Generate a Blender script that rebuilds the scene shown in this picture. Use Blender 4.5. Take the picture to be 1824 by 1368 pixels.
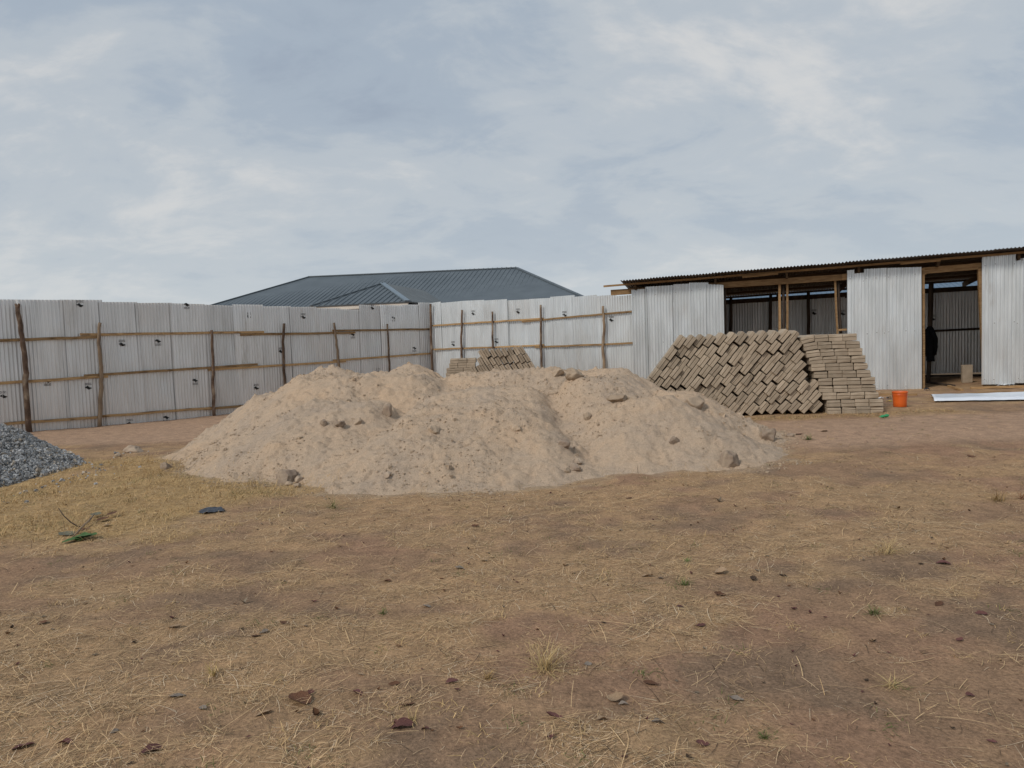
import bpy, math, random
import numpy as np
from mathutils import Vector, Matrix

random.seed(7)
RNG = np.random.default_rng(11)
for o in list(bpy.data.objects):
    bpy.data.objects.remove(o, do_unlink=True)
scene = bpy.context.scene
COL = scene.collection

# ------------------------------------------------------------------ camera
CAM_H = 1.65
FPX = 1265.0            # focal length in pixels of the 1824 px wide photograph
PITCH = math.atan(72.4 / FPX)
ROLL = math.radians(1.9)
_F = np.array([0, math.cos(PITCH), -math.sin(PITCH)])
_U0 = np.array([0, math.sin(PITCH), math.cos(PITCH)])
_R0 = np.array([1.0, 0, 0])
_R = math.cos(ROLL) * _R0 - math.sin(ROLL) * _U0
_U = math.sin(ROLL) * _R0 + math.cos(ROLL) * _U0
CAM = np.array([0, 0, CAM_H])
cd = bpy.data.cameras.new("camera")
cam = bpy.data.objects.new("camera", cd)
COL.objects.link(cam)
cd.sensor_fit = 'HORIZONTAL'
cd.sensor_width = 36.0
cd.lens = FPX / 1824 * 36.0
cd.clip_start = 0.05
cd.clip_end = 3000
cam.matrix_world = Matrix(((_R[0], _U[0], -_F[0], CAM[0]),
                           (_R[1], _U[1], -_F[1], CAM[1]),
                           (_R[2], _U[2], -_F[2], CAM[2]),
                           (0, 0, 0, 1)))
scene.camera = cam

# ------------------------------------------------------------------ sky and sun
SUN_DIR = Vector((-0.56, -0.52, 0.64)).normalized()     # towards the hazy sun
world = bpy.data.worlds.new("World")
scene.world = world
world.use_nodes = True
wn, wl = world.node_tree.nodes, world.node_tree.links
wn.clear()
w_out = wn.new('ShaderNodeOutputWorld')
w_bg = wn.new('ShaderNodeBackground')
w_bg.inputs['Strength'].default_value = 0.095
sky = wn.new('ShaderNodeTexSky')
sky.sky_type = 'NISHITA'
sky.sun_disc = False
sky.sun_elevation = math.asin(SUN_DIR.z)
sky.sun_rotation = math.atan2(SUN_DIR.x, SUN_DIR.y)
sky.dust_density = 2.0
w_tc = wn.new('ShaderNodeTexCoord')
w_sep = wn.new('ShaderNodeSeparateXYZ')
wl.new(w_tc.outputs['Generated'], w_sep.inputs[0])


def wmath(op, a, b=None, clamp=False):
    n = wn.new('ShaderNodeMath')
    n.operation = op
    n.use_clamp = clamp
    for i, v in enumerate((a, b)):
        if v is None:
            continue
        if isinstance(v, (int, float)):
            n.inputs[i].default_value = v
        else:
            wl.new(v, n.inputs[i])
    return n.outputs[0]


wz = wmath('ADD', wmath('MAXIMUM', w_sep.outputs['Z'], 0.0), 0.34)
w_cmb = wn.new('ShaderNodeCombineXYZ')
wl.new(wmath('DIVIDE', w_sep.outputs['X'], wz), w_cmb.inputs[0])
wl.new(wmath('DIVIDE', w_sep.outputs['Y'], wz), w_cmb.inputs[1])
w_map = wn.new('ShaderNodeMapping')
w_map.inputs['Location'].default_value = (11.3, 2.2, 0)
w_map.inputs['Rotation'].default_value = (0, 0, math.radians(38))
w_map.inputs['Scale'].default_value = (1.3, 1.85, 1)
wl.new(w_cmb.outputs[0], w_map.inputs[0])


def wnoise(scale, detail, rough, dist, w):
    n = wn.new('ShaderNodeTexNoise')
    n.noise_dimensions = '4D'
    n.inputs['W'].default_value = w
    n.inputs['Scale'].default_value = scale
    n.inputs['Detail'].default_value = detail
    n.inputs['Roughness'].default_value = rough
    n.inputs['Distortion'].default_value = dist
    wl.new(w_map.outputs[0], n.inputs['Vector'])
    return n.outputs['Fac']


def wramp(fac, stops):
    r = wn.new('ShaderNodeValToRGB')
    r.color_ramp.interpolation = 'EASE'
    els = r.color_ramp.elements
    while len(els) < len(stops):
        els.new(0.5)
    for e, (p, c) in zip(els, stops):
        e.position = p
        e.color = (*c, 1)
    wl.new(fac, r.inputs[0])
    return r.outputs[0]


def wmix(fac, a, b):
    m = wn.new('ShaderNodeMix')
    m.data_type = 'RGBA'
    for sock, v in ((m.inputs['Factor'], fac), (m.inputs['A'], a), (m.inputs['B'], b)):
        if isinstance(v, (int, float)):
            sock.default_value = v
        elif isinstance(v, tuple):
            sock.default_value = (*v, 1)
        else:
            wl.new(v, sock)
    return m.outputs['Result']


n_big = wnoise(0.55, 5, 0.55, 0.35, 1.7)
n_mid = wnoise(1.5, 7, 0.60, 0.5, 4.2)
n_wisp = wnoise(3.4, 8, 0.62, 0.8, 8.9)
mixn = wmath('ADD', wmath('MULTIPLY', n_big, 0.46), wmath('ADD', wmath('MULTIPLY', n_mid, 0.40), wmath('MULTIPLY', n_wisp, 0.18)))
cloud = wramp(mixn, [(0.39, (2.42, 2.88, 3.55)), (0.475, (2.88, 3.38, 4.00)), (0.54, (3.60, 3.98, 4.38)), (0.63, (4.90, 4.95, 4.98))])
hz = wmath('POWER', wmath('SUBTRACT', 1.0, wmath('MAXIMUM', w_sep.outputs['Z'], 0.0)), 6.0, True)
cloud_h = wmix(wmath('MULTIPLY', hz, 0.80), cloud, (4.55, 4.9, 5.1))
cover = wmath('ADD', 0.90, wmath('MULTIPLY', n_wisp, 0.14), True)
wl.new(wmix(cover, sky.outputs[0], cloud_h), w_bg.inputs['Color'])
wl.new(w_bg.outputs[0], w_out.inputs['Surface'])

sd = bpy.data.lights.new("sun", 'SUN')
sd.energy = 1.5
sd.angle = math.radians(12)
sd.color = (1.0, 0.94, 0.86)
sun = bpy.data.objects.new("sun", sd)
COL.objects.link(sun)
sun.rotation_euler = SUN_DIR.to_track_quat('Z', 'Y').to_euler()
sun.location = (-20, -24, 36)

scene.view_settings.view_transform = 'Standard'
scene.view_settings.look = 'None'
scene.view_settings.gamma = 1
scene.view_settings.exposure = 0.46
scene.view_settings.use_curve_mapping = False

# ------------------------------------------------------------------ numeric helpers


def ray(px, py):
    d = _F + (px - 912) / FPX * _R + (684 - py) / FPX * _U
    return d


def at(px, py, Y):
    d = ray(px, py)
    return CAM + d * (Y / d[1])


def project(p):
    q = np.asarray(p, float) - CAM
    z = q @ _F
    return 912 + FPX * (q @ _R) / z, 684 - FPX * (q @ _U) / z


def on_plane(px, py, p0, n, off=0.0):
    """the point where a pixel's ray meets the upright plane through p0 (xy) with normal n (xy), moved off along n"""
    d = ray(px, py)
    q = np.array([p0[0] + n[0] * off, p0[1] + n[1] * off]) - CAM[:2]
    t = (q @ np.asarray(n)) / (d[:2] @ np.asarray(n))
    return CAM + d * t


def sm(t):
    t = np.clip(t, 0, 1)
    return t * t * (3 - 2 * t)


def _hash(ix, iy, seed):
    h = (ix.astype(np.int64) * 374761393 + iy.astype(np.int64) * 668265263 + seed * 974634777) & 0xffffffff
    h = ((h ^ (h >> 13)) * 1274126177) & 0xffffffff
    h = (h ^ (h >> 16)) & 0xffff
    return h / 65535.0


def vn(x, y, seed=0):
    x = np.asarray(x, float)
    y = np.asarray(y, float)
    ix, iy = np.floor(x), np.floor(y)
    fx, fy = sm(x - ix), sm(y - iy)
    a, b = _hash(ix, iy, seed), _hash(ix + 1, iy, seed)
    c, d = _hash(ix, iy + 1, seed), _hash(ix + 1, iy + 1, seed)
    return (a * (1 - fx) + b * fx) * (1 - fy) + (c * (1 - fx) + d * fx) * fy


def fbm(x, y, seed=0, octv=4, gain=0.5):
    s, a, t = 0.0, 1.0, 0.0
    x = np.asarray(x, float)
    y = np.asarray(y, float)
    for i in range(octv):
        s = s + a * vn(x * 2 ** i + 17.3 * i, y * 2 ** i - 9.1 * i, seed + i)
        t += a
        a *= gain
    return s / t


def G(x, y):
    """ground height"""
    x = np.asarray(x, float)
    y = np.asarray(y, float)
    base = 0.22 * sm((x + 1.5) / 6.5) * sm((y - 3) / 8) + 0.02 * np.clip(x - 8, 0, 8)
    n = 0.07 * (fbm(x * 0.7, y * 0.7, 3, 3) - 0.5) + 0.03 * (fbm(x * 3.1, y * 3.1, 5, 3) - 0.5)
    fade = np.clip(1 - (np.hypot(x, y) - 30) / 60, 0, 1)
    return base + n * fade


# sand heap: capsules (x0, y0, x1, y1, height, flat radius, slope)
LOBES = [
    (-3.15, 11.9, -1.75, 12.0, 1.22, 0.42, 0.66),
    (-3.30, 12.35, -3.05, 12.3, 1.36, 0.10, 0.66),
    (-4.1, 12.2, -3.7, 12.2, 0.94, 0.22, 0.70),
    (-1.85, 12.6, -1.68, 12.5, 1.37, 0.10, 0.55),
    (-2.95, 10.8, -2.1, 10.6, 0.90, 0.20, 0.52),
    (-1.30, 9.42, 0.0, 9.60, 0.74, 0.20, 0.52),
    (-1.10, 10.3, 0.0, 10.4, 0.80, 0.30, 0.50),
    (-0.9, 11.2, 0.2, 11.1, 0.98, 0.35, 0.45),
    (-0.7, 12.3, 0.5, 12.2, 1.19, 0.20, 0.60),
    (1.15, 10.7, 1.55, 11.0, 1.03, 0.26, 0.64),
    (0.85, 12.2, 1.75, 12.1, 1.10, 0.16, 0.66),
    (1.45, 9.72, 2.05, 9.75, 0.74, 0.12, 0.58),
    (2.25, 10.6, 2.55, 10.4, 0.76, 0.16, 0.64),
    (2.2, 9.15, 2.7, 9.15, 0.30, 0.20, 0.48),
]


# gullies between the tipped loads: (x0, y0, x1, y1, depth, width)
GULLIES = [(-1.55, 10.6, -2.05, 8.6, 0.10, 0.28), (0.55, 10.3, 0.80, 8.7, 0.13, 0.24), (0.15, 11.6, 0.7, 10.4, 0.10, 0.25), (-0.9, 12.0, -1.2, 11.0, 0.08, 0.3)]


def S(x, y, detail=True):
    """sand height above the ground, negative outside the heap"""
    x = np.asarray(x, float)
    y = np.asarray(y, float)
    wx = x + 0.35 * (fbm(x * 0.9, y * 0.9, 21, 3) - 0.5)
    wy = y + 0.35 * (fbm(x * 0.9, y * 0.9, 27, 3) - 0.5)
    k = 26.0
    acc = np.zeros_like(wx)
    for (x0, y0, x1, y1, h, r, sl) in LOBES:
        dx, dy = x1 - x0, y1 - y0
        t = np.clip(((wx - x0) * dx + (wy - y0) * dy) / (dx * dx + dy * dy), 0, 1)
        d = np.hypot(wx - x0 - t * dx, wy - y0 - t * dy)
        hh = h - sl * np.sqrt(np.maximum(d - r, 0) ** 2 + 0.0 * d)
        acc = acc + np.exp(k * np.clip(hh, -1.5, 2))
    s = np.log(acc) / k
    for (gx0, gy0, gx1, gy1, dep, wid) in GULLIES:
        dx, dy = gx1 - gx0, gy1 - gy0
        t = np.clip(((wx - gx0) * dx + (wy - gy0) * dy) / (dx * dx + dy * dy), 0, 1)
        d = np.hypot(wx - gx0 - t * dx, wy - gy0 - t * dy)
        s = s - dep * np.exp(-(d / wid) ** 2) * sm((s + 0.05) / 0.4)
    s = s + 0.08 * (fbm(x * 2.2, y * 2.2, 31, 3) - 0.5)
    # the toe runs out flat instead of meeting the ground in a crease
    s = np.where(s < 0.12, 0.12 - (0.12 - s) * 0.8, s)
    s = s + 0.11 * (fbm(x * 3.7 + 2, y * 3.7, 37, 3) - 0.5) * sm((0.22 - s) / 0.2)
    if detail:
        body = sm((s + 0.02) / 0.15)
        lump = fbm(x * 7.5, y * 7.5, 41, 3, 0.6)
        s = s + body * (0.036 * (lump - 0.5) + 0.034 * np.maximum(fbm(x * 5, y * 5, 47, 2) - 0.60, 0) * 4)
        # small slumped scarps that run across the slopes, and loose clods
        scarp = fbm(x * 2.6 + 4, y * 6.5, 53, 3)
        s = s - body * 0.035 * sm((scarp - 0.52) / 0.03) * sm((0.64 - scarp) / 0.10)
        clod = fbm(x * 13, y * 13, 57, 2)
        s = s + body * 0.045 * np.maximum(clod - 0.66, 0) * 4
        s = s + 0.026 * (0.3 + 0.7 * body) * (fbm(x * 23, y * 23, 43, 2) - 0.5)
    return s - 0.03


def terrain(x, y):
    g = G(x, y)
    return np.maximum(g, g + S(x, y))


_T = np.arange(1.5, 60, 0.012)


def hit(px, py, top=True):
    """where a pixel's ray meets the sand or the ground"""
    d = ray(px, py)
    P = CAM + d * _T[:, None]
    h = terrain(P[:, 0], P[:, 1]) if top else G(P[:, 0], P[:, 1])
    below = np.nonzero(P[:, 2] < h)[0]
    i = below[0] if len(below) else len(_T) - 1
    return np.array([P[i, 0], P[i, 1], h[i]])


# ------------------------------------------------------------------ object helpers
WLOC = {}


def tag(o, label=None, cat=None, group=None, kind=None):
    if label:
        o['label'] = label
    if cat:
        o['category'] = cat
    if group:
        o['group'] = group
    if kind:
        o['kind'] = kind
    return o


def place(o, loc, parent=None):
    COL.objects.link(o)
    loc = Vector(loc)
    if parent is not None:
        o.parent = parent
        o.location = loc - WLOC[parent.name]
    else:
        o.location = loc
    WLOC[o.name] = loc
    return o


def empty(name, loc):
    e = bpy.data.objects.new(name, None)
    e.empty_display_size = 0.2
    return place(e, loc)


def build(name, verts, faces, material, parent=None, smooth=False, origin=None):
    v = np.asarray(verts, float)
    if origin is None:
        origin = np.array([(v[:, 0].min() + v[:, 0].max()) / 2, (v[:, 1].min() + v[:, 1].max()) / 2, v[:, 2].min()])
    me = bpy.data.meshes.new(name)
    me.from_pydata((v - origin).tolist(), [], faces)
    if smooth:
        me.polygons.foreach_set('use_smooth', [True] * len(me.polygons))
    me.materials.append(material)
    me.update()
    o = bpy.data.objects.new(name, me)
    return place(o, origin, parent)


def quick_mesh(name, v, quads, material, smooth=False, color=None):
    """fast mesh from numpy arrays of vertices and quads (or triangles)"""
    v = np.asarray(v, np.float32)
    q = np.asarray(quads, np.int32)
    k = q.shape[1]
    me = bpy.data.meshes.new(name)
    me.vertices.add(len(v))
    me.vertices.foreach_set('co', v.ravel())
    me.loops.add(q.size)
    me.loops.foreach_set('vertex_index', q.ravel())
    me.polygons.add(len(q))
    me.polygons.foreach_set('loop_start', np.arange(0, q.size, k, dtype=np.int32))
    me.polygons.foreach_set('loop_total', np.full(len(q), k, np.int32))
    me.polygons.foreach_set('use_smooth', np.full(len(q), smooth, bool))
    if color is not None:
        a = me.color_attributes.new('tint', 'FLOAT_COLOR', 'POINT')
        c = np.ones((len(v), 4), np.float32)
        c[:, :3] = color
        a.data.foreach_set('color', c.ravel())
    me.update(calc_edges=True)
    me.validate()
    me.materials.append(material)
    return me


class MB:
    """collects shapes into one mesh"""

    def __init__(self):
        self.v, self.f = [], []

    def add(self, verts, faces):
        n = len(self.v)
        self.v += [tuple(map(float, p)) for p in verts]
        self.f += [tuple(i + n for i in f) for f in faces]
        return self

    def beam(self, p0, p1, w, h, up=(0, 0, 1), seg=1, wob=0.0):
        p0, p1 = Vector(p0), Vector(p1)
        d = (p1 - p0).normalized()
        side = d.cross(Vector(up)).normalized()
        upv = side.cross(d).normalized()
        rings = []
        for i in range(seg + 1):
            t = i / seg
            c = p0.lerp(p1, t)
            j = Vector((random.uniform(-1, 1), random.uniform(-1, 1), random.uniform(-1, 1))) * wob
            k = 1 + random.uniform(-1, 1) * wob * 4
            rings.append([c + j + side * (sx * w / 2 * k) + upv * (sz * h / 2 * k) for sx, sz in ((-1, -1), (1, -1), (1, 1), (-1, 1))])
        vs = [p for r in rings for p in r]
        fs = []
        for i in range(seg):
            a, b = i * 4, i * 4 + 4
            for k in range(4):
                k2 = (k + 1) % 4
                fs.append((a + k, a + k2, b + k2, b + k))
        fs.append((3, 2, 1, 0))
        e = seg * 4
        fs.append((e, e + 1, e + 2, e + 3))
        return self.add(vs, fs)

    def tube(self, pts, radii, n=9, wob=0.0, cap=True):
        pts = [Vector(p) for p in pts]
        vs, fs = [], []
        for i, p in enumerate(pts):
            a = pts[max(i - 1, 0)]
            b = pts[min(i + 1, len(pts) - 1)]
            d = (b - a).normalized()
            ref = Vector((0, 1, 0)) if abs(d.y) < 0.8 else Vector((1, 0, 0))
            s = d.cross(ref).normalized()
            t = s.cross(d).normalized()
            for k in range(n):
                an = 2 * math.pi * k / n
                r = radii[i] * (1 + random.uniform(-wob, wob))
                vs.append(p + s * (math.cos(an) * r) + t * (math.sin(an) * r))
        for i in range(len(pts) - 1):
            for k in range(n):
                k2 = (k + 1) % n
                fs.append((i * n + k, i * n + k2, (i + 1) * n + k2, (i + 1) * n + k))
        if cap:
            fs.append(tuple(range(n - 1, -1, -1)))
            e = (len(pts) - 1) * n
            fs.append(tuple(range(e, e + n)))
        return self.add(vs, fs)

    def lathe(self, prof, c, n=28):
        vs, fs = [], []
        for (r, z) in prof:
            for k in range(n):
                a = 2 * math.pi * k / n
                vs.append((c[0] + r * math.cos(a), c[1] + r * math.sin(a), c[2] + z))
        for i in range(len(prof) - 1):
            for k in range(n):
                k2 = (k + 1) % n
                fs.append((i * n + k, i * n + k2, (i + 1) * n + k2, (i + 1) * n + k))
        return self.add(vs, fs)

    def obj(self, name, material, parent=None, smooth=False):
        return build(name, self.v, self.f, material, parent, smooth)


def pole(name, pts, r0, r1, material, parent, sub=5, wob=0.10, bend=0.012):
    """a crooked round pole through the points"""
    pts = [np.asarray(p, float) for p in pts]
    out = []
    for a, b in zip(pts[:-1], pts[1:]):
        for i in range(sub):
            out.append(a + (b - a) * i / sub)
    out.append(pts[-1])
    n = len(out)
    q = []
    for i, p in enumerate(out):
        j = np.array([random.uniform(-1, 1), random.uniform(-1, 1), 0]) * bend * (0 if i in (0, n - 1) else 1)
        q.append(p + j)
    rad = [r0 + (r1 - r0) * i / (n - 1) for i in range(n)]
    m = MB()
    m.tube(q, rad, 10, wob)
    return m.obj(name, material, parent, True)


# ------------------------------------------------------------------ materials


def new_mat(name):
    m = bpy.data.materials.new(name)
    m.use_nodes = True
    nt = m.node_tree
    b = nt.nodes['Principled BSDF']
    return m, nt.nodes, nt.links, b


def node(nodes, links, kind, ins=None, **props):
    n = nodes.new(kind)
    for k, v in props.items():
        setattr(n, k, v)
    for k, v in (ins or {}).items():
        s = n.inputs[k]
        if hasattr(v, 'is_output') or isinstance(v, bpy.types.NodeSocket):
            links.new(v, s)
        elif isinstance(v, tuple) and len(v) == 3 and s.type == 'RGBA':
            s.default_value = (*v, 1)
        else:
            s.default_value = v
    return n


def ramp(nodes, links, fac, stops):
    r = nodes.new('ShaderNodeValToRGB')
    els = r.color_ramp.elements
    while len(els) < len(stops):
        els.new(0.5)
    for e, (p, c) in zip(els, stops):
        e.position = p
        e.color = (*c, 1)
    links.new(fac, r.inputs[0])
    return r.outputs[0]


def mixc(nodes, links, fac, a, b, blend='MIX'):
    m = nodes.new('ShaderNodeMix')
    m.data_type = 'RGBA'
    m.blend_type = blend
    for s, v in ((m.inputs['Factor'], fac), (m.inputs['A'], a), (m.inputs['B'], b)):
        if isinstance(v, (int, float)):
            s.default_value = v
        elif isinstance(v, tuple):
            s.default_value = (*v, 1)
        else:
            links.new(v, s)
    return m.outputs['Result']


def rough_mat(name, c0, c1, scale=6.0, rough=0.85, bump=0.3, bscale=40.0, metallic=0.0, stretch=(1, 1, 1), spec=0.3, rand=0.0, attr=False, detail=6, c2=None, bdist=0.01, grime=0.0):
    m, N, L, B = new_mat(name)
    tc = N.new('ShaderNodeTexCoord')
    mp = node(N, L, 'ShaderNodeMapping', {'Vector': tc.outputs['Object'], 'Scale': stretch})
    oi = N.new('ShaderNodeObjectInfo')
    add = node(N, L, 'ShaderNodeVectorMath', {0: mp.outputs[0]}, operation='ADD')
    cm = node(N, L, 'ShaderNodeCombineXYZ', {})
    sc = node(N, L, 'ShaderNodeMath', {0: oi.outputs['Random'], 1: 37.0}, operation='MULTIPLY')
    L.new(sc.outputs[0], cm.inputs[0])
    L.new(sc.outputs[0], cm.inputs[2])
    L.new(cm.outputs[0], add.inputs[1])
    n1 = node(N, L, 'ShaderNodeTexNoise', {'Vector': add.outputs[0], 'Scale': scale, 'Detail': float(detail), 'Roughness': 0.6})
    stops = [(0.32, c0), (0.68, c1)] if c2 is None else [(0.30, c0), (0.52, c1), (0.70, c2)]
    col = ramp(N, L, n1.outputs['Fac'], stops)
    if attr:
        at_ = node(N, L, 'ShaderNodeAttribute', {}, attribute_name='tint')
        col = mixc(N, L, 1.0, at_.outputs['Color'], col, 'MULTIPLY')
    if rand:
        mr = node(N, L, 'ShaderNodeMapRange', {'Value': oi.outputs['Random'], 'To Min': 1 - rand, 'To Max': 1 + rand})
        hs = node(N, L, 'ShaderNodeHueSaturation', {'Color': col, 'Value': mr.outputs[0]})
        col = hs.outputs[0]
    if grime:
        gn = node(N, L, 'ShaderNodeTexNoise', {'Vector': add.outputs[0], 'Scale': 1.6, 'Detail': 9.0, 'Roughness': 0.75})
        gf = node(N, L, 'ShaderNodeMapRange', {'Value': gn.outputs['Fac'], 'From Min': 0.58, 'From Max': 0.72, 'To Min': 0.0, 'To Max': grime})
        col = mixc(N, L, gf.outputs[0], col, (0.33, 0.28, 0.22))
    L.new(col, B.inputs['Base Color'])
    B.inputs['Roughness'].default_value = rough
    B.inputs['Metallic'].default_value = metallic
    B.inputs['Specular IOR Level'].default_value = spec
    if bump:
        n2 = node(N, L, 'ShaderNodeTexNoise', {'Vector': add.outputs[0], 'Scale': bscale, 'Detail': 6.0, 'Roughness': 0.65})
        bp = node(N, L, 'ShaderNodeBump', {'Strength': bump, 'Distance': bdist, 'Height': n2.outputs['Fac']})
        L.new(bp.outputs[0], B.inputs['Normal'])
    return m


def tint_mat(name, rough=0.9, spec=0.2, scale=30.0, trans=0.0):
    """colour from the mesh's own tint attribute, varied a little by noise"""
    m, N, L, B = new_mat(name)
    at_ = node(N, L, 'ShaderNodeAttribute', {}, attribute_name='tint')
    tc = N.new('ShaderNodeTexCoord')
    n1 = node(N, L, 'ShaderNodeTexNoise', {'Vector': tc.outputs['Object'], 'Scale': scale, 'Detail': 3.0})
    v = ramp(N, L, n1.outputs['Fac'], [(0.3, (0.8, 0.8, 0.8)), (0.7, (1.15, 1.15, 1.15))])
    L.new(mixc(N, L, 1.0, at_.outputs['Color'], v, 'MULTIPLY'), B.inputs['Base Color'])
    B.inputs['Roughness'].default_value = rough
    B.inputs['Specular IOR Level'].default_value = spec
    return m


M = {}
M['metal'] = rough_mat('galvanised_sheet', (0.62, 0.62, 0.61), (0.75, 0.75, 0.74), 2.2, 0.36, 0.06, 9.0, 0.5, (2.5, 2.5, 0.35), 0.5, rand=0.09, grime=0.55)
M['metal_new'] = rough_mat('bright_sheet', (0.64, 0.665, 0.67), (0.79, 0.815, 0.82), 2.4, 0.28, 0.05, 9.0, 0.55, (2.5, 2.5, 0.4), 0.5, rand=0.05, grime=0.35)
M['metal_back'] = rough_mat('dull_sheet', (0.62, 0.63, 0.62), (0.80, 0.81, 0.80), 3.0, 0.4, 0.05, 9.0, 0.7, (3, 3, 0.4), 0.5, rand=0.12)
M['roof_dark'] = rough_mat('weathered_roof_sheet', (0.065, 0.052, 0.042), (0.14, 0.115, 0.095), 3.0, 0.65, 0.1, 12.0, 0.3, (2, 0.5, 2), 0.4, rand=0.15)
M['blue_roof'] = rough_mat('blue_grey_roof_paint', (0.080, 0.100, 0.115), (0.105, 0.128, 0.145), 1.2, 0.6, 0.0, 10, 0.0, (1, 1, 1), 0.5)
M['pale_blue_roof'] = rough_mat('pale_blue_roof_paint', (0.10, 0.155, 0.22), (0.13, 0.19, 0.26), 1.2, 0.6, 0.0, 10, 0.0)
M['cream'] = rough_mat('cream_render', (0.55, 0.47, 0.37), (0.66, 0.57, 0.45), 2.0, 0.9, 0.1, 30)
M['fascia'] = rough_mat('painted_fascia', (0.58, 0.53, 0.46), (0.66, 0.60, 0.52), 3.0, 0.6, 0.0)
M['shade'] = rough_mat('dark_window_glass', (0.02, 0.022, 0.025), (0.035, 0.035, 0.04), 3.0, 0.15, 0.0)
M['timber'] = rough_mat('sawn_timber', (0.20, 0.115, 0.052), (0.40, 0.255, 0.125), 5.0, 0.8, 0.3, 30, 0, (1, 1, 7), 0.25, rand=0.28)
M['timber_dark'] = rough_mat('shaded_timber', (0.045, 0.028, 0.016), (0.11, 0.068, 0.036), 5.0, 0.85, 0.3, 30, 0, (1, 1, 5), 0.2, rand=0.25)  # under-roof shade painted into the colour of the inner purlins and rafters
M['rail'] = rough_mat('offcut_rail', (0.13, 0.075, 0.036), (0.40, 0.26, 0.13), 3.6, 0.85, 0.4, 30, 0, (1, 1, 5), 0.2, rand=0.3, c2=(0.30, 0.19, 0.09))
M['bark'] = rough_mat('bark_pole', (0.050, 0.034, 0.026), (0.13, 0.085, 0.060), 7.0, 0.95, 0.7, 35, 0, (1, 1, 0.5), 0.15, rand=0.25, c2=(0.30, 0.235, 0.17), bdist=0.02)
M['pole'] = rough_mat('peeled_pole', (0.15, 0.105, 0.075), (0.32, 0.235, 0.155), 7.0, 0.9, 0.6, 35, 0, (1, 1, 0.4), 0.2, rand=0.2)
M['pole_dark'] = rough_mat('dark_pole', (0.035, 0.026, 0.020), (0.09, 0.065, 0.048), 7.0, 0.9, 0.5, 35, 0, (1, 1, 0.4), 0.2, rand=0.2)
M['block'] = rough_mat('sand_cement_block', (0.305, 0.245, 0.180), (0.405, 0.330, 0.248), 6.0, 0.95, 0.45, 110, 0, (1, 1, 1), 0.15, rand=0.17, bdist=0.006)
M['rock'] = rough_mat('earthy_rock', (0.24, 0.180, 0.138), (0.42, 0.330, 0.245), 7.0, 0.95, 0.8, 28, 0, (1, 1, 1), 0.15, rand=0.2, bdist=0.02)
M['clod'] = rough_mat('sand_clod', (0.34, 0.260, 0.190), (0.48, 0.370, 0.265), 8.0, 0.95, 0.8, 40, 0, (1, 1, 1), 0.1, rand=0.18, bdist=0.02)
M['nail'] = rough_mat('nail_washer', (0.75, 0.75, 0.75), (0.9, 0.9, 0.9), 10, 0.25, 0, 10, 0.7)
M['ink'] = rough_mat('black_print', (0.012, 0.012, 0.012), (0.03, 0.03, 0.03), 20, 0.7, 0)
M['ink_grey'] = rough_mat('faded_print', (0.09, 0.09, 0.09), (0.22, 0.22, 0.22), 30, 0.7, 0)
M['orange'] = rough_mat('orange_plastic', (0.62, 0.105, 0.012), (0.72, 0.135, 0.018), 4, 0.42, 0.05, 20, 0, (1, 1, 1), 0.45)
M['wire'] = rough_mat('steel_wire', (0.25, 0.25, 0.25), (0.35, 0.35, 0.35), 10, 0.4, 0, 10, 0.9)
M['black_cloth'] = rough_mat('black_cloth', (0.006, 0.006, 0.007), (0.014, 0.014, 0.016), 9, 0.95, 0.4, 60, 0, (1, 1, 1), 0.15)
M['dark_plastic'] = rough_mat('dark_plastic', (0.014, 0.016, 0.022), (0.05, 0.055, 0.07), 25, 0.4, 0.4, 50)
M['white_sheet'] = rough_mat('white_coated_sheet', (0.66, 0.71, 0.78), (0.76, 0.80, 0.86), 3, 0.35, 0.08, 5, 0.1, (1, 1, 1), 0.5)
M['white_plastic'] = rough_mat('white_plastic', (0.62, 0.64, 0.66), (0.78, 0.80, 0.82), 6, 0.45, 0.3, 30)
M['yellow'] = rough_mat('yellow_plastic', (0.50, 0.33, 0.03), (0.60, 0.42, 0.06), 6, 0.5, 0.1)
M['green_leaf'] = rough_mat('green_leaf', (0.035, 0.085, 0.018), (0.085, 0.16, 0.04), 18, 0.6, 0.3, 60)
M['grey_leaf'] = rough_mat('wilted_leaf', (0.10, 0.10, 0.07), (0.17, 0.16, 0.11), 18, 0.8, 0.3, 60)
M['red_leaf'] = rough_mat('dry_red_leaf', (0.085, 0.036, 0.034), (0.17, 0.075, 0.062), 25, 0.9, 0.4, 80, rand=0.25)
M['rust_leaf'] = rough_mat('dry_rust_leaf', (0.085, 0.040, 0.022), (0.165, 0.080, 0.045), 25, 0.9, 0.4, 80, rand=0.2)
M['tan_leaf'] = rough_mat('dry_tan_leaf', (0.24, 0.16, 0.10), (0.38, 0.27, 0.17), 25, 0.8, 0.4, 80, rand=0.2)
M['grey_dry_leaf'] = rough_mat('dry_grey_leaf', (0.15, 0.12, 0.10), (0.27, 0.23, 0.19), 25, 0.95, 0.4, 80, rand=0.2)
M['straw'] = tint_mat('dry_straw', 0.9, 0.1, 60)
M['grass'] = tint_mat('dry_grass_blades', 0.8, 0.2, 20)
M['stone'] = tint_mat('crushed_stone', 0.9, 0.25, 60)
# green bottle plastic
_m, _N, _L, _B = new_mat('green_bottle_plastic')
_n = node(_N, _L, 'ShaderNodeTexNoise', {'Scale': 18.0})
_L.new(ramp(_N, _L, _n.outputs['Fac'], [(0.3, (0.02, 0.30, 0.10)), (0.7, (0.06, 0.46, 0.19))]), _B.inputs['Base Color'])
_B.inputs['Roughness'].default_value = 0.18
_B.inputs['Transmission Weight'].default_value = 0.25
M['green_plastic'] = _m


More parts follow.
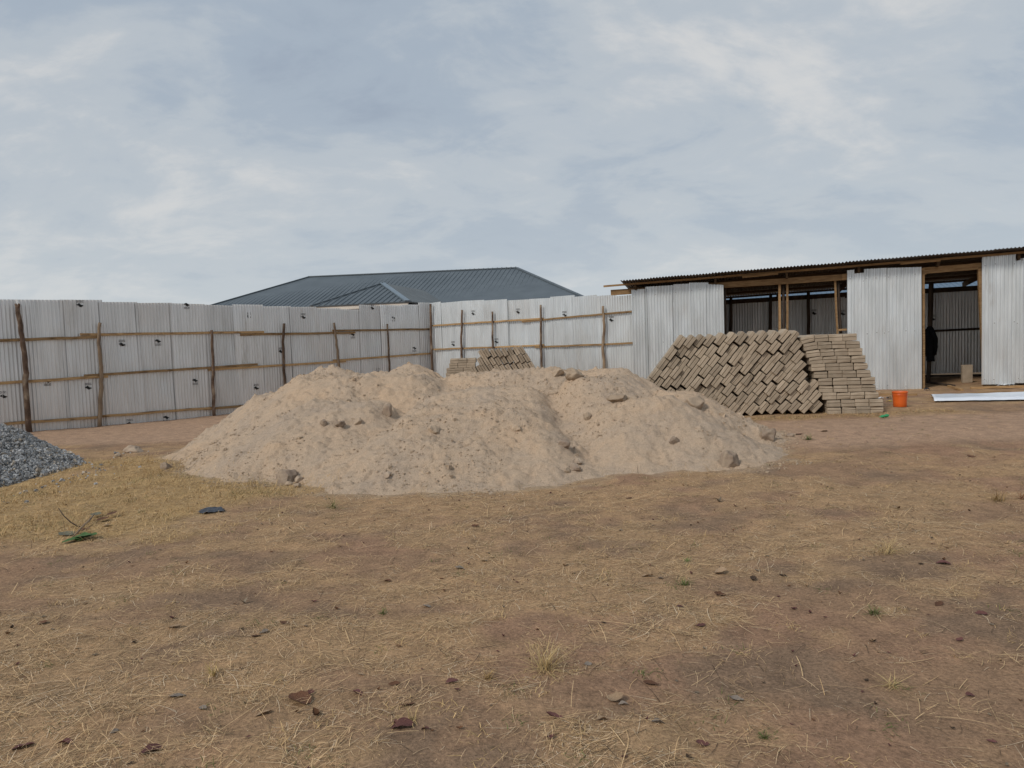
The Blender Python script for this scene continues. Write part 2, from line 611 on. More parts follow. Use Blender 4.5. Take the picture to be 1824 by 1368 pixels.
def ground_material():
    m, N, L, B = new_mat('dry_earth')
    tc = N.new('ShaderNodeTexCoord')
    at_ = node(N, L, 'ShaderNodeAttribute', {}, attribute_name='tint')
    v = tc.outputs['Object']
    n1 = node(N, L, 'ShaderNodeTexNoise', {'Vector': v, 'Scale': 5.0, 'Detail': 9.0, 'Roughness': 0.72})
    n2 = node(N, L, 'ShaderNodeTexNoise', {'Vector': v, 'Scale': 55.0, 'Detail': 5.0, 'Roughness': 0.7})
    c1 = ramp(N, L, n1.outputs['Fac'], [(0.30, (0.70, 0.70, 0.71)), (0.5, (0.99, 0.99, 0.99)), (0.70, (1.27, 1.25, 1.22))])
    c2 = ramp(N, L, n2.outputs['Fac'], [(0.32, (0.66, 0.66, 0.66)), (0.68, (1.34, 1.34, 1.34))])
    col = mixc(N, L, 1.0, at_.outputs['Color'], c1, 'MULTIPLY')
    col = mixc(N, L, 1.0, col, c2, 'MULTIPLY')
    # fine bleached chaff: short fibres of noise stretched two ways
    for rot, sc, amt in ((0.5, (260, 22, 1), 0.42), (-0.9, (24, 240, 1), 0.36), (1.9, (200, 30, 1), 0.3)):
        mp = node(N, L, 'ShaderNodeMapping', {'Vector': v, 'Rotation': (0, 0, rot), 'Scale': sc})
        nn = node(N, L, 'ShaderNodeTexNoise', {'Vector': mp.outputs[0], 'Scale': 1.0, 'Detail': 2.0, 'Distortion': 0.6})
        f = node(N, L, 'ShaderNodeMapRange', {'Value': nn.outputs['Fac'], 'From Min': 0.60, 'From Max': 0.74, 'To Min': 0.0, 'To Max': amt})
        f2 = node(N, L, 'ShaderNodeMath', {0: f.outputs[0], 1: at_.outputs['Alpha']}, operation='MULTIPLY')
        col = mixc(N, L, f2.outputs[0], col, (0.40, 0.285, 0.14))
    L.new(col, B.inputs['Base Color'])
    B.inputs['Roughness'].default_value = 0.96
    B.inputs['Specular IOR Level'].default_value = 0.12
    b1 = node(N, L, 'ShaderNodeBump', {'Strength': 0.75, 'Distance': 0.05, 'Height': n1.outputs['Fac']})
    b2 = node(N, L, 'ShaderNodeBump', {'Strength': 0.55, 'Distance': 0.012, 'Height': n2.outputs['Fac'], 'Normal': b1.outputs[0]})
    L.new(b2.outputs[0], B.inputs['Normal'])
    return m


def sand_material():
    m, N, L, B = new_mat('pit_sand')
    tc = N.new('ShaderNodeTexCoord')
    v = tc.outputs['Object']
    n1 = node(N, L, 'ShaderNodeTexNoise', {'Vector': v, 'Scale': 1.3, 'Detail': 6.0, 'Roughness': 0.6})
    n2 = node(N, L, 'ShaderNodeTexNoise', {'Vector': v, 'Scale': 12.0, 'Detail': 9.0, 'Roughness': 0.74})
    n3 = node(N, L, 'ShaderNodeTexNoise', {'Vector': v, 'Scale': 60.0, 'Detail': 5.0, 'Roughness': 0.7})
    c = ramp(N, L, n1.outputs['Fac'], [(0.34, (0.470, 0.368, 0.280)), (0.50, (0.525, 0.400, 0.290)), (0.66, (0.560, 0.412, 0.286))])
    c2 = ramp(N, L, n2.outputs['Fac'], [(0.31, (0.78, 0.78, 0.79)), (0.42, (0.99, 0.99, 0.99)), (0.70, (1.10, 1.10, 1.09))])
    c3 = ramp(N, L, n3.outputs['Fac'], [(0.30, (0.80, 0.80, 0.80)), (0.70, (1.16, 1.16, 1.16))])
    c = mixc(N, L, 1.0, c, c2, 'MULTIPLY')
    c = mixc(N, L, 1.0, c, c3, 'MULTIPLY')
    L.new(c, B.inputs['Base Color'])
    B.inputs['Roughness'].default_value = 0.97
    B.inputs['Specular IOR Level'].default_value = 0.1
    b1 = node(N, L, 'ShaderNodeBump', {'Strength': 0.85, 'Distance': 0.04, 'Height': n2.outputs['Fac']})
    b2 = node(N, L, 'ShaderNodeBump', {'Strength': 0.9, 'Distance': 0.016, 'Height': n3.outputs['Fac'], 'Normal': b1.outputs[0]})
    L.new(b2.outputs[0], B.inputs['Normal'])
    return m


# ------------------------------------------------------------------ ground
def axis(breaks):
    out = []
    for a, b, st in breaks:
        out += list(np.arange(a, b, st))
    out.append(breaks[-1][1])
    return np.array(out)


gx = axis([(-1200, -200, 125), (-200, -40, 20), (-40, -14, 1.0), (-14, -7, 0.12), (-7, 8, 0.05), (8, 16, 0.12), (16, 40, 1.0), (40, 200, 20), (200, 1200, 125)])
gy = axis([(-300, -20, 40), (-20, 1, 0.7), (1, 9, 0.05), (9, 20, 0.10), (20, 40, 0.8), (40, 200, 20), (200, 2000, 150)])
GX, GY = np.meshgrid(gx, gy)
GZ = G(GX, GY)


def straw_amount(x, y):
    """how much dead grass lies on a place: 0 on the trodden earth, 1 in the thick of it"""
    n = fbm(x * 0.55 + 3, y * 0.9, 61, 4)
    n2 = fbm(x * 2.3, y * 3.2, 67, 3)
    a = sm((n * 0.5 + n2 * 0.5 - 0.41) / 0.18)
    bare = sm((x - 3.0) / 1.2) * sm((y - 8.8) / 0.7) * sm((12.05 - y) / 0.5)            # reddish track before the shed
    bare = np.maximum(bare, sm((y - 13.0) / 0.8) * sm((3 - x) / 1.0))                      # along the left fence
    return a * (1 - 0.9 * bare), bare


def yellow_patch(x, y):
    """the taller yellow grass at the left"""
    e = ((x + 5.0) / 2.7) ** 2 + ((y - 8.9) / 3.0) ** 2
    return sm((1.25 - e - 1.6 * (fbm(x * 1.3, y * 1.3, 71, 3) - 0.5)) / 0.8)


st_, bare_ = straw_amount(GX, GY)
ye_ = yellow_patch(GX, GY)
nA = fbm(GX * 0.8, GY * 0.8, 81, 4)[..., None]
nB = fbm(GX * 2.1 + 5, GY * 2.1, 85, 4)[..., None]
c_red = np.array([0.312, 0.190, 0.120])
c_brown = np.array([0.300, 0.190, 0.117])
c_grey = np.array([0.235, 0.158, 0.104])
c_straw = np.array([0.420, 0.272, 0.150])
c_bare = np.array([0.415, 0.275, 0.185])
c_yel = np.array([0.42, 0.28, 0.125])
gc = c_brown + (c_red - c_brown) * sm((nA - 0.45) / 0.2)
gc = gc + (c_grey - gc) * sm((nB - 0.50) / 0.16) * 0.8
gc = gc + (c_straw - gc) * (st_[..., None] * 0.7)
gc = gc + (c_bare - gc) * (bare_[..., None] * 0.85)
gc = gc + (c_yel - gc) * (ye_[..., None] * 0.7)
near = (GX > -8) & (GX < 6) & (GY > 6) & (GY < 15.5)
sp_ = np.full(GX.shape, -9.0)
sp_[near] = S(GX[near], GY[near], False)
spill = sm((sp_ + 0.10 + 0.20 * (fbm(GX * 3.5, GY * 3.5, 131, 4) - 0.5)) / 0.13)[..., None]
gc = gc + (np.array([0.40, 0.300, 0.205]) - gc) * spill * 0.9
nyv, nxv = GX.shape
idx = np.arange(nyv * nxv).reshape(nyv, nxv)
quads = np.stack([idx[:-1, :-1], idx[:-1, 1:], idx[1:, 1:], idx[1:, :-1]], -1).reshape(-1, 4)
gcol = np.ones((nyv * nxv, 4), np.float32)
gcol[:, :3] = gc.reshape(-1, 3)
gcol[:, 3] = np.clip(st_ * 0.9 + 0.15 - bare_ * 0.6, 0, 1).ravel()
gm = quick_mesh('ground', np.stack([GX, GY, GZ], -1).reshape(-1, 3), quads, ground_material(), True, gcol[:, :3])
_a = np.ones((len(gcol), 4), np.float32)
_a[:] = gcol
gm.color_attributes['tint'].data.foreach_set('color', _a.ravel())
ground = bpy.data.objects.new('ground', gm)
COL.objects.link(ground)
tag(ground, 'dry reddish brown earth strewn with straw', kind='structure')

# ------------------------------------------------------------------ sand heap
sx = np.arange(-7.4, 5.4, 0.026)
sy = np.arange(6.9, 15.2, 0.026)
SX, SY = np.meshgrid(sx, sy)
SH = S(SX, SY)
keep = SH > -0.05
kq = keep[:-1, :-1] & keep[:-1, 1:] & keep[1:, 1:] & keep[1:, :-1]
sidx = np.arange(SX.size).reshape(SX.shape)
sq = np.stack([sidx[:-1, :-1], sidx[:-1, 1:], sidx[1:, 1:], sidx[1:, :-1]], -1)[kq]
used = np.unique(sq)
remap = np.full(SX.size, -1)
remap[used] = np.arange(len(used))
sv = np.stack([SX, SY, G(SX, SY) + SH], -1).reshape(-1, 3)[used]
smesh = quick_mesh('sand_heap', sv, remap[sq], sand_material(), True)
sand = bpy.data.objects.new('sand_heap', smesh)
COL.objects.link(sand)
tag(sand, 'broad lumpy heap of pale tan sand in the middle of the yard', 'sand heap', kind='stuff')

# ------------------------------------------------------------------ corrugated sheets
PITCH_C = 0.0762


def sheet(parent, a, b, zb, zt, n, off, material, amp=0.009, lean=0.0, name='sheet', rows=14, bulge=0.020, phase=0.0, seed=None):
    """upright corrugated sheet from a to b (xy) between heights zb and zt = (left, right); returns object and its frame"""
    a, b, n = np.asarray(a, float)[:2], np.asarray(b, float)[:2], np.asarray(n, float)
    Lw = np.hypot(*(b - a))
    u = (b - a) / Lw
    nc = max(4, int(round(Lw / PITCH_C * 6)))
    s = np.linspace(0, Lw, nc + 1)
    sd_ = random.randrange(9999) if seed is None else seed
    dents = [(random.uniform(0, Lw), random.uniform(zb[0], zt[0]), random.uniform(0.05, 0.16), random.choice((-1, 1)) * random.uniform(0.004, 0.014)) for _ in range(5)]
    vs = []
    for r in range(rows + 1):
        t = r / rows
        zlo = zb[0] + (zb[1] - zb[0]) * s / Lw
        zhi = zt[0] + (zt[1] - zt[0]) * s / Lw
        z = zlo + (zhi - zlo) * t
        d = off + amp * np.sin(2 * np.pi * s / PITCH_C + phase) + bulge * (vn(s * 1.1 + sd_, z * 0.9, 5) - 0.5) * 2
        for (ds, dz, dr, da) in dents:
            d = d + da * np.exp(-(((s - ds) / dr) ** 2 + ((z - dz) / (dr * 1.6)) ** 2))
        du = lean * (z - zlo)
        xy = a[None] + u[None] * (s + du)[:, None] + n[None] * d[:, None]
        vs.append(np.column_stack([xy, z]))
    vs = np.concatenate(vs)
    w = nc + 1
    fs = [(r * w + i, r * w + i + 1, (r + 1) * w + i + 1, (r + 1) * w + i) for r in range(rows) for i in range(nc)]
    o = build(name, vs, fs, material, parent, True)
    return o


MARK = ["############",
        "............",
        "#.##.#.##.#.",
        "##.#.##.#.##",
        "............",
        "....#.......",
        "...###......",
        "#.#####.....",
        "########....",
        ".##########.",
        "...#########",
        "....#######.",
        ".....####..."]


def mark(sh, a, u, n, s0, z0, off, flip, cell=0.0118, amp=0.009, phase=0.0):
    """a black printed stamp that follows the sheet's corrugations"""
    rowsb = MARK[::-1] if flip else MARK
    H, W = len(rowsb), len(rowsb[0])
    dark, grey = MB(), MB()
    for i, row in enumerate(rowsb):
        for j, ch in enumerate(row):
            if ch != '#':
                continue
            jj = (W - 1 - j) if flip else j
            z1 = z0 + (H / 2 - i) * cell
            q = []
            for sj, zz in ((jj, z1 - cell), (jj + 1, z1 - cell), (jj + 1, z1), (jj, z1)):
                s = s0 + (sj - W / 2) * cell
                d = off + amp * math.sin(2 * math.pi * s / PITCH_C + phase) + 0.016
                q.append((a[0] + u[0] * s + n[0] * d, a[1] + u[1] * s + n[1] * d, zz))
            text = (i >= H - 4) if flip else (i < 4)
            (grey if text else dark).add(q, [(0, 1, 2, 3)])
    dark.obj('printed_emblem', M['ink'], sh)
    grey.obj('printed_lettering', M['ink_grey'], sh)


def fence(name, label, P0, P1, bounds, tops, extra, posts, rails, marks, material):
    d = (P1 - P0) / np.hypot(*(P1 - P0))
    n = np.array([d[1], -d[0]])
    root = tag(empty(name, (*((P0 + P1) / 2), 0)), label, 'fence')
    sb = []
    for px in bounds:
        q = on_plane(px, 600, P0, n)
        sb.append((q[:2] - P0) @ d)
    tp = []
    for (px, py) in tops:
        q = on_plane(px, py, P0, n)
        tp.append(((q[:2] - P0) @ d, q[2]))
    for k in range(extra[0]):
        sb.insert(0, sb[0] - 0.76)
    for k in range(extra[1]):
        sb.append(sb[-1] + 0.76)
    ts, tz = [t[0] for t in tp], [t[1] for t in tp]
    sheets = []
    for i in range(len(sb) - 1):
        s0, s1 = sb[i], sb[i + 1] + 0.06
        mid = (sb[i] + sb[i + 1]) / 2
        zt = np.interp(mid, ts, tz)
        k = int(np.argmin([abs(mid - t) for t in ts]))
        if abs(mid - ts[k]) < 0.6:
            zt = tz[k]
        a, b = P0 + d * s0, P0 + d * s1
        ga, gb = float(G(*a)), float(G(*b))
        tilt = random.uniform(-0.012, 0.012)
        ph = random.uniform(0, 6.28)
        off = 0.007 if i % 2 else -0.003
        ln = random.uniform(-0.008, 0.004)
        sh = sheet(root, a, b, (ga - 0.04, gb - 0.04), (zt - tilt, zt + tilt), n, off, material, amp=0.0125, lean=ln, phase=ph)
        sheets.append((s0, s1, sh, a, off, ph))
    for (px, py, fl) in marks:
        q = on_plane(px, py, P0, n)
        s = (q[:2] - P0) @ d
        for (s0, s1, sh, a, off, ph) in sheets[::-1]:
            if s0 + 0.05 <= s <= s1 - 0.02:
                mark(sh, a, d, n, s - s0, q[2], off, fl, phase=ph)
                break
    for pts, r in rails:
        q = [on_plane(px, py, P0, n, 0.045 + (0.012 if i_ else 0)) for i_, (px, py) in enumerate(pts)]
        m = MB()
        m.beam(q[0], q[-1], 0.045, r, seg=9, wob=0.006)
        m.obj('rail', M['rail'], root)
    for pts, r, mt in posts:
        q = [on_plane(px, py, P0, n, 0.115) for px, py in pts]
        e = q[-1].copy()
        e[2] = float(G(e[0], e[1])) - 0.1
        if q[-1][2] - e[2] > 0.12:
            q.append(e)
        else:
            q[-1][2] = e[2]
        o = pole('post', q[::-1], r * 1.0, r * 0.74, M[mt], root, sub=4)
        if r > 0.058:                                           # the forked pole
            m = MB()
            for dx in (-0.035, 0.045):
                p = q[0]
                m.tube([p - np.array([0, 0, 0.05]), p + np.array([dx * 0.6, 0, 0.02]), p + np.array([dx, 0, 0.075])], [0.035, 0.03, 0.022], 8, 0.1)
            m.obj('fork', M[mt], o, True)
    return root


A0 = at(50, 700, 16.0)[:2]
CORNER = at(767, 640, 24.0)[:2]
LB = [-38, 35, 110, 181, 245, 305, 363, 417, 468, 518, 562, 605, 641, 680, 717, 748, 768]
LT = [(-10, 533), (70, 534), (145, 534), (213, 538), (275, 539.5), (334, 541), (390, 543.5), (442, 542.5), (493, 545.5), (540, 546.5), (584, 549), (623, 551), (660, 543.5), (698, 543.5), (732, 542.5), (758, 539)]
fence('corrugated_fence', 'grey corrugated iron fence with crooked posts along the left behind the gravel', A0, CORNER, LB, LT, (6, 0),
      [([(31, 547), (37, 590), (45, 640), (46, 690), (53, 775)], 0.060, 'bark'),
       ([(178, 575), (175, 610), (181, 655), (180, 690), (177, 764)], 0.047, 'pole'),
       ([(377, 588), (379, 640), (380, 690), (382, 746)], 0.044, 'bark'),
       ([(506, 576), (504, 620), (506, 660), (508, 690)], 0.046, 'bark'),
       ([(595, 575), (599, 606), (603, 640), (604, 660)], 0.042, 'pole'),
       ([(690, 577), (692, 620), (694, 655)], 0.036, 'bark')],
      [([(-60, 609), (177, 600)], 0.062), ([(143, 596), (470, 591)], 0.058), ([(428, 596), (632, 592.5)], 0.062), ([(592, 589), (768, 586)], 0.055),
       ([(-60, 686), (192, 670.5)], 0.062), ([(150, 669), (459, 649)], 0.058), ([(372, 658.5), (616, 643.5)], 0.06), ([(594, 642), (768, 629.5)], 0.055),
       ([(6, 755), (178, 743)], 0.06), ([(176, 742), (383, 726)], 0.058), ([(364, 729), (600, 709)], 0.06), ([(580, 710), (768, 692)], 0.06)],
      [(142, 541, 0), (332, 545, 1), (217, 611, 0), (281, 610, 1), (84, 681, 1), (157, 688, 0), (6, 703, 0), (347, 680, 1), (296, 746, 1), (231, 752, 0), (442, 562, 0), (540, 563, 0),
       (500, 624, 0), (628, 598, 1), (663, 547, 0), (700, 568, 1), (738, 622, 1), (594, 655, 1), (674, 660, 0), (456, 689, 0)], M['metal'])

R_END = at(1126, 640, 19.9)[:2]
RB = [767, 785, 823, 863, 904, 945, 983, 1022, 1062, 1098, 1140]
RT = [(776, 538.5), (804, 538), (843, 535), (884, 534), (925, 534), (964, 531.5), (1003, 527), (1042, 527), (1080, 526), (1118, 526)]
fence('corrugated_fence', 'bright corrugated iron fence between the far corner and the open shed', CORNER, R_END, RB, RT, (0, 0),
      [([(767, 541), (768, 600), (771, 680)], 0.050, 'bark'),
       ([(823, 552), (822, 600), (822, 640)], 0.040, 'bark'),
       ([(877, 555), (877, 600), (879, 640)], 0.038, 'bark'),
       ([(963, 543), (963, 600), (965, 665)], 0.042, 'bark'),
       ([(1074, 545), (1076, 580), (1074, 620), (1077, 665)], 0.047, 'pole')],
      [([(770, 580), (878, 573)], 0.05), ([(866, 574), (968, 567)], 0.05), ([(930, 573), (1126, 554.5)], 0.05),
       ([(770, 622.5), (880, 618.5)], 0.05), ([(870, 619), (969, 614.5)], 0.05), ([(953, 618.5), (1127, 611)], 0.05),
       ([(770, 684), (965, 680)], 0.05), ([(950, 680), (1127, 678)], 0.05)],
      [(808, 612, 0), (843, 557, 0), (885, 607, 0), (923, 554, 0), (1006, 559, 0), (1089, 568, 0)], M['metal_new'])

# ------------------------------------------------------------------ the open shed
S0 = at(1126, 640, 18.9)[:2]
S1 = at(1824, 640, 16.25)[:2]
SU = (S1 - S0) / np.hypot(*(S1 - S0))           # along the front, to the right
SV = np.array([-SU[1], SU[0]])                  # towards the back
SN = -SV
shed = tag(empty('open_shed', (*(S0 + SU * 5), 0.2)), 'long open fronted shed of iron sheets and timber behind the blocks', 'shed')


def sp(px, py, v):
    """pixel to a point on the upright plane v metres behind the shed's front"""
    return on_plane(px, py, S0, SN, -v)


def uz(px, py, v):
    q = sp(px, py, v)
    return (q[:2] - S0) @ SU, q[2]


def suv(u, v, z):
    return np.array([*(S0 + SU * u + SV * v), z])


# front sheets: (px left, px right, top left y, top right y, bottom y or None for the ground)
for (x0, x1, t0, t1, bt, off) in [
        (1125, 1152, 516, 514.5, None, 0.0), (1150, 1200, 511, 508, None, 0.006), (1200, 1231, 506.5, 505, None, 0.0), (1228, 1262, 503.5, 503, None, 0.008), (1258, 1289, 506, 507.5, None, 0.014),
        (1508, 1521, 481.5, 480.5, None, 0.0), (1519, 1541, 487.5, 485.5, None, 0.004), (1539, 1580, 479.5, 477, 699, 0.010), (1576, 1642, 477.5, 475.5, 694.5, 0.0),
        (1750, 1810, 456.5, 452.5, 684.5, 0.0), (1808, 1866, 461, 456, 682, 0.008), (1862, 1930, 452, 447, 680, 0.0)]:
    v = -0.06
    ua, za = uz(x0, t0, v)
    ub, zb_ = uz(x1, t1, v)
    pa, pb = S0 + SU * ua, S0 + SU * ub
    if bt is None:
        z0 = (float(G(*pa)) + 0.01, float(G(*pb)) + 0.01)
    else:
        _, zz = uz((x0 + x1) / 2, bt, v)
        z0 = (zz, zz)
    FS = sheet(shed, pa, pb, z0, (za, zb_), SN, 0.06 + off, M['metal_new'], amp=0.019, lean=random.uniform(-0.006, 0.006), bulge=0.008, phase=random.uniform(0, 6), name='front_sheet')
    if x1 > 1288 or x0 < 1290:
        nm = MB()
        Lw_ = ub - ua
        for zf in (0.035, 0.48, 0.93):
            for k_ in range(int(Lw_ / 0.19) + 1):
                if random.random() < 0.3:
                    continue
                un = ua + 0.06 + k_ * 0.19 + random.uniform(-.02, .02)
                if un > ub - 0.03:
                    continue
                zn = z0[0] + (za - z0[0]) * zf + random.uniform(-.02, .02)
                c_ = suv(un, v, zn)[:2] if False else (S0 + SU * un + SN * (0.06 + off + 0.018))
                cc = Vector((c_[0], c_[1], zn))
                nm.tube([cc, cc + Vector((SN[0], SN[1], 0)) * 0.006], [0.012, 0.007], 8)
        if nm.v:
            nm.obj('nail_heads', M['nail'], FS)
U_END = uz(1930, 560, 0)[0]

# roof
fl = sp(1105, 500, -0.45)
fr = sp(1824, 440.5, -0.45)
u_fl, u_fr = (fl[:2] - S0) @ SU, (fr[:2] - S0) @ SU
RS = (fr[2] - fl[2]) / (u_fr - u_fl)
V0, V1 = -0.45, 4.05
_b = sp(1400, 521, V1)
RSLOPE = (fl[2] + RS * ((_b[:2] - S0) @ SU - u_fl) - _b[2]) / (V1 - V0)


def roof_z(u, v):
    return fl[2] + RS * (u - u_fl) - RSLOPE * (v - V0)


def roof_sheet(u0, lift):
    L_ = 0.8382
    nc = 66
    s = np.linspace(0, L_, nc + 1)
    ov = random.uniform(-0.02, 0.03)
    vs = []
    for r in range(6):
        v = V0 - ov + (V1 - V0 + ov) * r / 5
        for q in s:
            u = u0 + q
            z = roof_z(u, v) + lift + 0.014 * math.sin(2 * math.pi * q / PITCH_C)
            vs.append(suv(u, v, z))
    w = nc + 1
    fs = [(r * w + i, r * w + i + 1, (r + 1) * w + i + 1, (r + 1) * w + i) for r in range(5) for i in range(nc)]
    build('roof_sheet', vs, fs, M['roof_dark'], shed, True)


u = u_fl
k = 0
while u < U_END - 0.3:
    roof_sheet(u, 0.004 * (k % 2))
    u += 0.762
    k += 1
U_R = u
# purlins and rafters
for v in (-0.10, 0.75, 1.9, 3.0, 3.85):
    ua = uz(1075, 505, v)[0] if v < 0 else u_fl + 0.12
    m = MB()
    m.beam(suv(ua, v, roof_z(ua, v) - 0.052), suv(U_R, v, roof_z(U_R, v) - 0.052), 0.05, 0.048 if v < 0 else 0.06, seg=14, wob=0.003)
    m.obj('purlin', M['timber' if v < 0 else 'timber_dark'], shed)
m = MB()
q0, q1 = sp(1322, 493.5, -0.16), sp(1386, 487, -0.16)
m.beam(q0, q1, 0.03, 0.055, seg=3, wob=0.002)
m.obj('offcut', M['timber'], shed)
m = MB()
q0, q1 = sp(1604, 469.5, -0.16), sp(1675, 463.5, -0.16)
m.beam(q0, q1, 0.03, 0.05, seg=3, wob=0.002)
m.obj('offcut', M['timber'], shed)
for px in (1129, 1274, 1403, 1533, 1676, 1822):
    uu = uz(px, 500, -0.35)[0]
    m = MB()
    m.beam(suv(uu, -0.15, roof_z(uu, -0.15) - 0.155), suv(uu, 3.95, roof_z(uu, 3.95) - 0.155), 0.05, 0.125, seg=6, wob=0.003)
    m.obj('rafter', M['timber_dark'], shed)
for pts in ([(1088, 521.5), (1512, 493)], [(1500, 493.5), (1650, 483)], [(1644, 482.5), (1752, 473.5)], [(1748, 474), (1930, 461)]):
    m = MB()
    m.beam(sp(*pts[0], 0.03), sp(*pts[1], 0.03), 0.05, 0.145, seg=8, wob=0.003)
    m.obj('wall_plate', M['timber'], shed)


def shed_post(px, py0, px1, v, w, d, mat_, name='post', rnd=False, py1=None):
    p = sp(px, py0, v)
    q = sp(px1, py1 or 690, v)
    if py1 is None:
        t = float(G(q[0], q[1])) - 0.08
        q = p + (q - p) * (t - p[2]) / (q[2] - p[2])
    if rnd:
        return pole(name, [q, p], w * 0.55, w * 0.45, M[mat_], shed, sub=7, wob=0.08)
    m = MB()
    m.beam(q, p, w, d, up=(SV[0], SV[1], 0), seg=7, wob=0.003)
    return m.obj(name, M[mat_], shed)


shed_post(1131, 520, 1133, 0.11, 0.09, 0.09, 'pole', rnd=True)
shed_post(1388.5, 501, 1389.5, 0.09, 0.055, 0.05, 'timber')
shed_post(1396, 499, 1396.5, 0.16, 0.075, 0.05, 'pole_dark', rnd=True)
shed_post(1402.5, 500, 1402.5, 0.09, 0.05, 0.05, 'timber')
shed_post(1487, 494, 1496, 0.09, 0.045, 0.05, 'timber')
shed_post(1493, 495, 1502, 0.15, 0.075, 0.05, 'pole_dark', rnd=True)
m = MB()
m.beam(sp(1490, 588, 0.09), sp(1508, 587, 0.09), 0.05, 0.05)
m.obj('sill', M['timber'], shed)
shed_post(1644.5, 483, 1645, 0.01, 0.05, 0.07, 'timber')
shed_post(1745, 474, 1756, 0.05, 0.10, 0.10, 'timber')
shed_post(1292, 508, 1293, 0.12, 0.06, 0.05, 'pole_dark', rnd=True)
# back wall
VB = 3.55
for (px, py, px1) in ((1302, 528, 1301), (1373, 524, 1371), (1440, 521, 1439), (1560, 514, 1560), (1660, 505, 1653), (1790, 498, 1790)):
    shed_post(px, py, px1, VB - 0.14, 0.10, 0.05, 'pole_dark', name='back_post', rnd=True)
bu0, bz0 = uz(1350, 537, VB)
bu1, bz1 = uz(1700, 517, VB)
u = 0.0
k = 0
while u < U_R - 0.4:
    a, b = S0 + SU * u + SV * VB, S0 + SU * (u + 0.83) + SV * VB
    zt = bz0 + (bz1 - bz0) * (u - bu0) / (bu1 - bu0) + random.uniform(-0.01, 0.03)
    sh = sheet(shed, a, b, (float(G(*a)) + 0.10, float(G(*b)) + 0.10), (zt, zt), SN, 0.006 * (k % 2), M['metal_back'], amp=0.014, bulge=0.02, name='back_sheet', phase=k * 1.3)
    for (px, py) in ((1450, 556), (1501, 557), (1661, 566)):
        qu, qz = uz(px, py, VB)
        if u + 0.05 < qu < u + 0.76:
            mark(sh, a, SU, SN, qu - u, qz, 0.006 * (k % 2), 0, amp=0.014, phase=k * 1.3)
    u += 0.762
    k += 1
for pts, h in (([(1285, 538.5), (1510, 524.5)], 0.13), ([(1505, 526.5), (1830, 507.5)], 0.13), ([(1288, 608), (1520, 598)], 0.06), ([(1515, 597), (1830, 581)], 0.06), ([(1500, 672), (1830, 667)], 0.06)):
    m = MB()
    m.beam(sp(*pts[0], VB - 0.06), sp(*pts[1], VB - 0.06), 0.05, h, seg=6, wob=0.004)
    m.obj('back_rail', M['pole_dark'], shed)
# end walls
for ue, nn in ((0.02, 1), (U_R - 0.25, -1)):
    v = 0.12
    while v < VB - 0.2:
        v2 = min(v + 0.82, VB)
        a, b = S0 + SU * ue + SV * v, S0 + SU * ue + SV * v2
        zt = roof_z(ue, (v + v2) / 2) - 0.30
        sheet(shed, a, b, (float(G(*a)), float(G(*b))), (zt, zt), SU * nn, 0.005, M['metal_back'], name='end_sheet')
        v += 0.76

# ------------------------------------------------------------------ concrete blocks
BW, BD, BH = 0.229, 0.45, 0.124


def block_mesh(seed):
    """sand cement block: mould groove across both ends, softened and slightly chipped edges"""
    rnd = random.Random(seed)
    hw, hd, hh = BW / 2, BD / 2, BH / 2
    c = 0.005
    g = 0.007 + rnd.uniform(0, 0.003)
    zg = rnd.uniform(-0.004, 0.006)
    # side outline (y, z), counter-clockwise seen from +x
    step = rnd.uniform(-0.003, 0.003)
    prof = [(-hd + c, -hh), (hd - c, -hh), (hd, -hh + c), (hd, zg - g), (hd - 0.015, zg), (hd, zg + g), (hd, hh - c), (hd - c, hh), (-hd + c, hh), (-hd + step, hh - c), (-hd + step, zg + g), (-hd + 0.017, zg), (-hd, zg - g), (-hd, -hh + c)]
    n = len(prof)
    vs, fs = [], []
    xs = [(-hw, 0.006), (-hw + 0.006, 0), (hw - 0.006, 0), (hw, 0.006)]
    for x, ins in xs:
        for (y, z) in prof:
            k = 1 - ins / 0.15
            kz = 1 - ins / (hh * 1.6)
            vs.append((x + rnd.uniform(-.0014, .0014), y * k + rnd.uniform(-.0014, .0014), z * kz + rnd.uniform(-.0014, .0014)))
    for _ in range(rnd.choice((0, 1, 2, 2))):                      # knocked corners
        cx_, cz_ = rnd.choice((-1, 1)) * hw, rnd.choice((-1, 1)) * hh
        rr_ = rnd.uniform(0.018, 0.04)
        for q_, (x, y, z) in enumerate(vs):
            dd_ = math.sqrt((x - cx_) ** 2 + (y + hd) ** 2 + (z - cz_) ** 2)
            if dd_ < rr_:
                f_ = 0.55 * (1 - dd_ / rr_)
                vs[q_] = (x * (1 - f_ * 0.18), y + 0.03 * f_, z * (1 - f_ * 0.3))
    for i in range(3):
        for k in range(n):
            k2 = (k + 1) % n
            fs.append((i * n + k, i * n + k2, (i + 1) * n + k2, (i + 1) * n + k))
    fs.append(tuple(range(n - 1, -1, -1)))
    fs.append(tuple(range(3 * n, 4 * n)))
    fs = [f[::-1] for f in fs]
    me = bpy.data.meshes.new('concrete_block')
    me.from_pydata(vs, [], fs)
    me.materials.append(M['block'])
    me.update()
    return me


BLOCKS = [block_mesh(s) for s in range(14)]
ORD = ['zeroth', 'first', 'second', 'third', 'fourth', 'fifth', 'sixth', 'seventh', 'eighth', 'ninth', 'tenth', 'eleventh', 'twelfth', 'thirteenth', 'fourteenth', 'fifteenth', 'sixteenth', 'seventeenth', 'eighteenth', 'nineteenth', 'twentieth',
       'twenty-first', 'twenty-second', 'twenty-third', 'twenty-fourth', 'twenty-fifth', 'twenty-sixth', 'twenty-seventh', 'twenty-eighth', 'twenty-ninth', 'thirtieth', 'thirty-first', 'thirty-second']


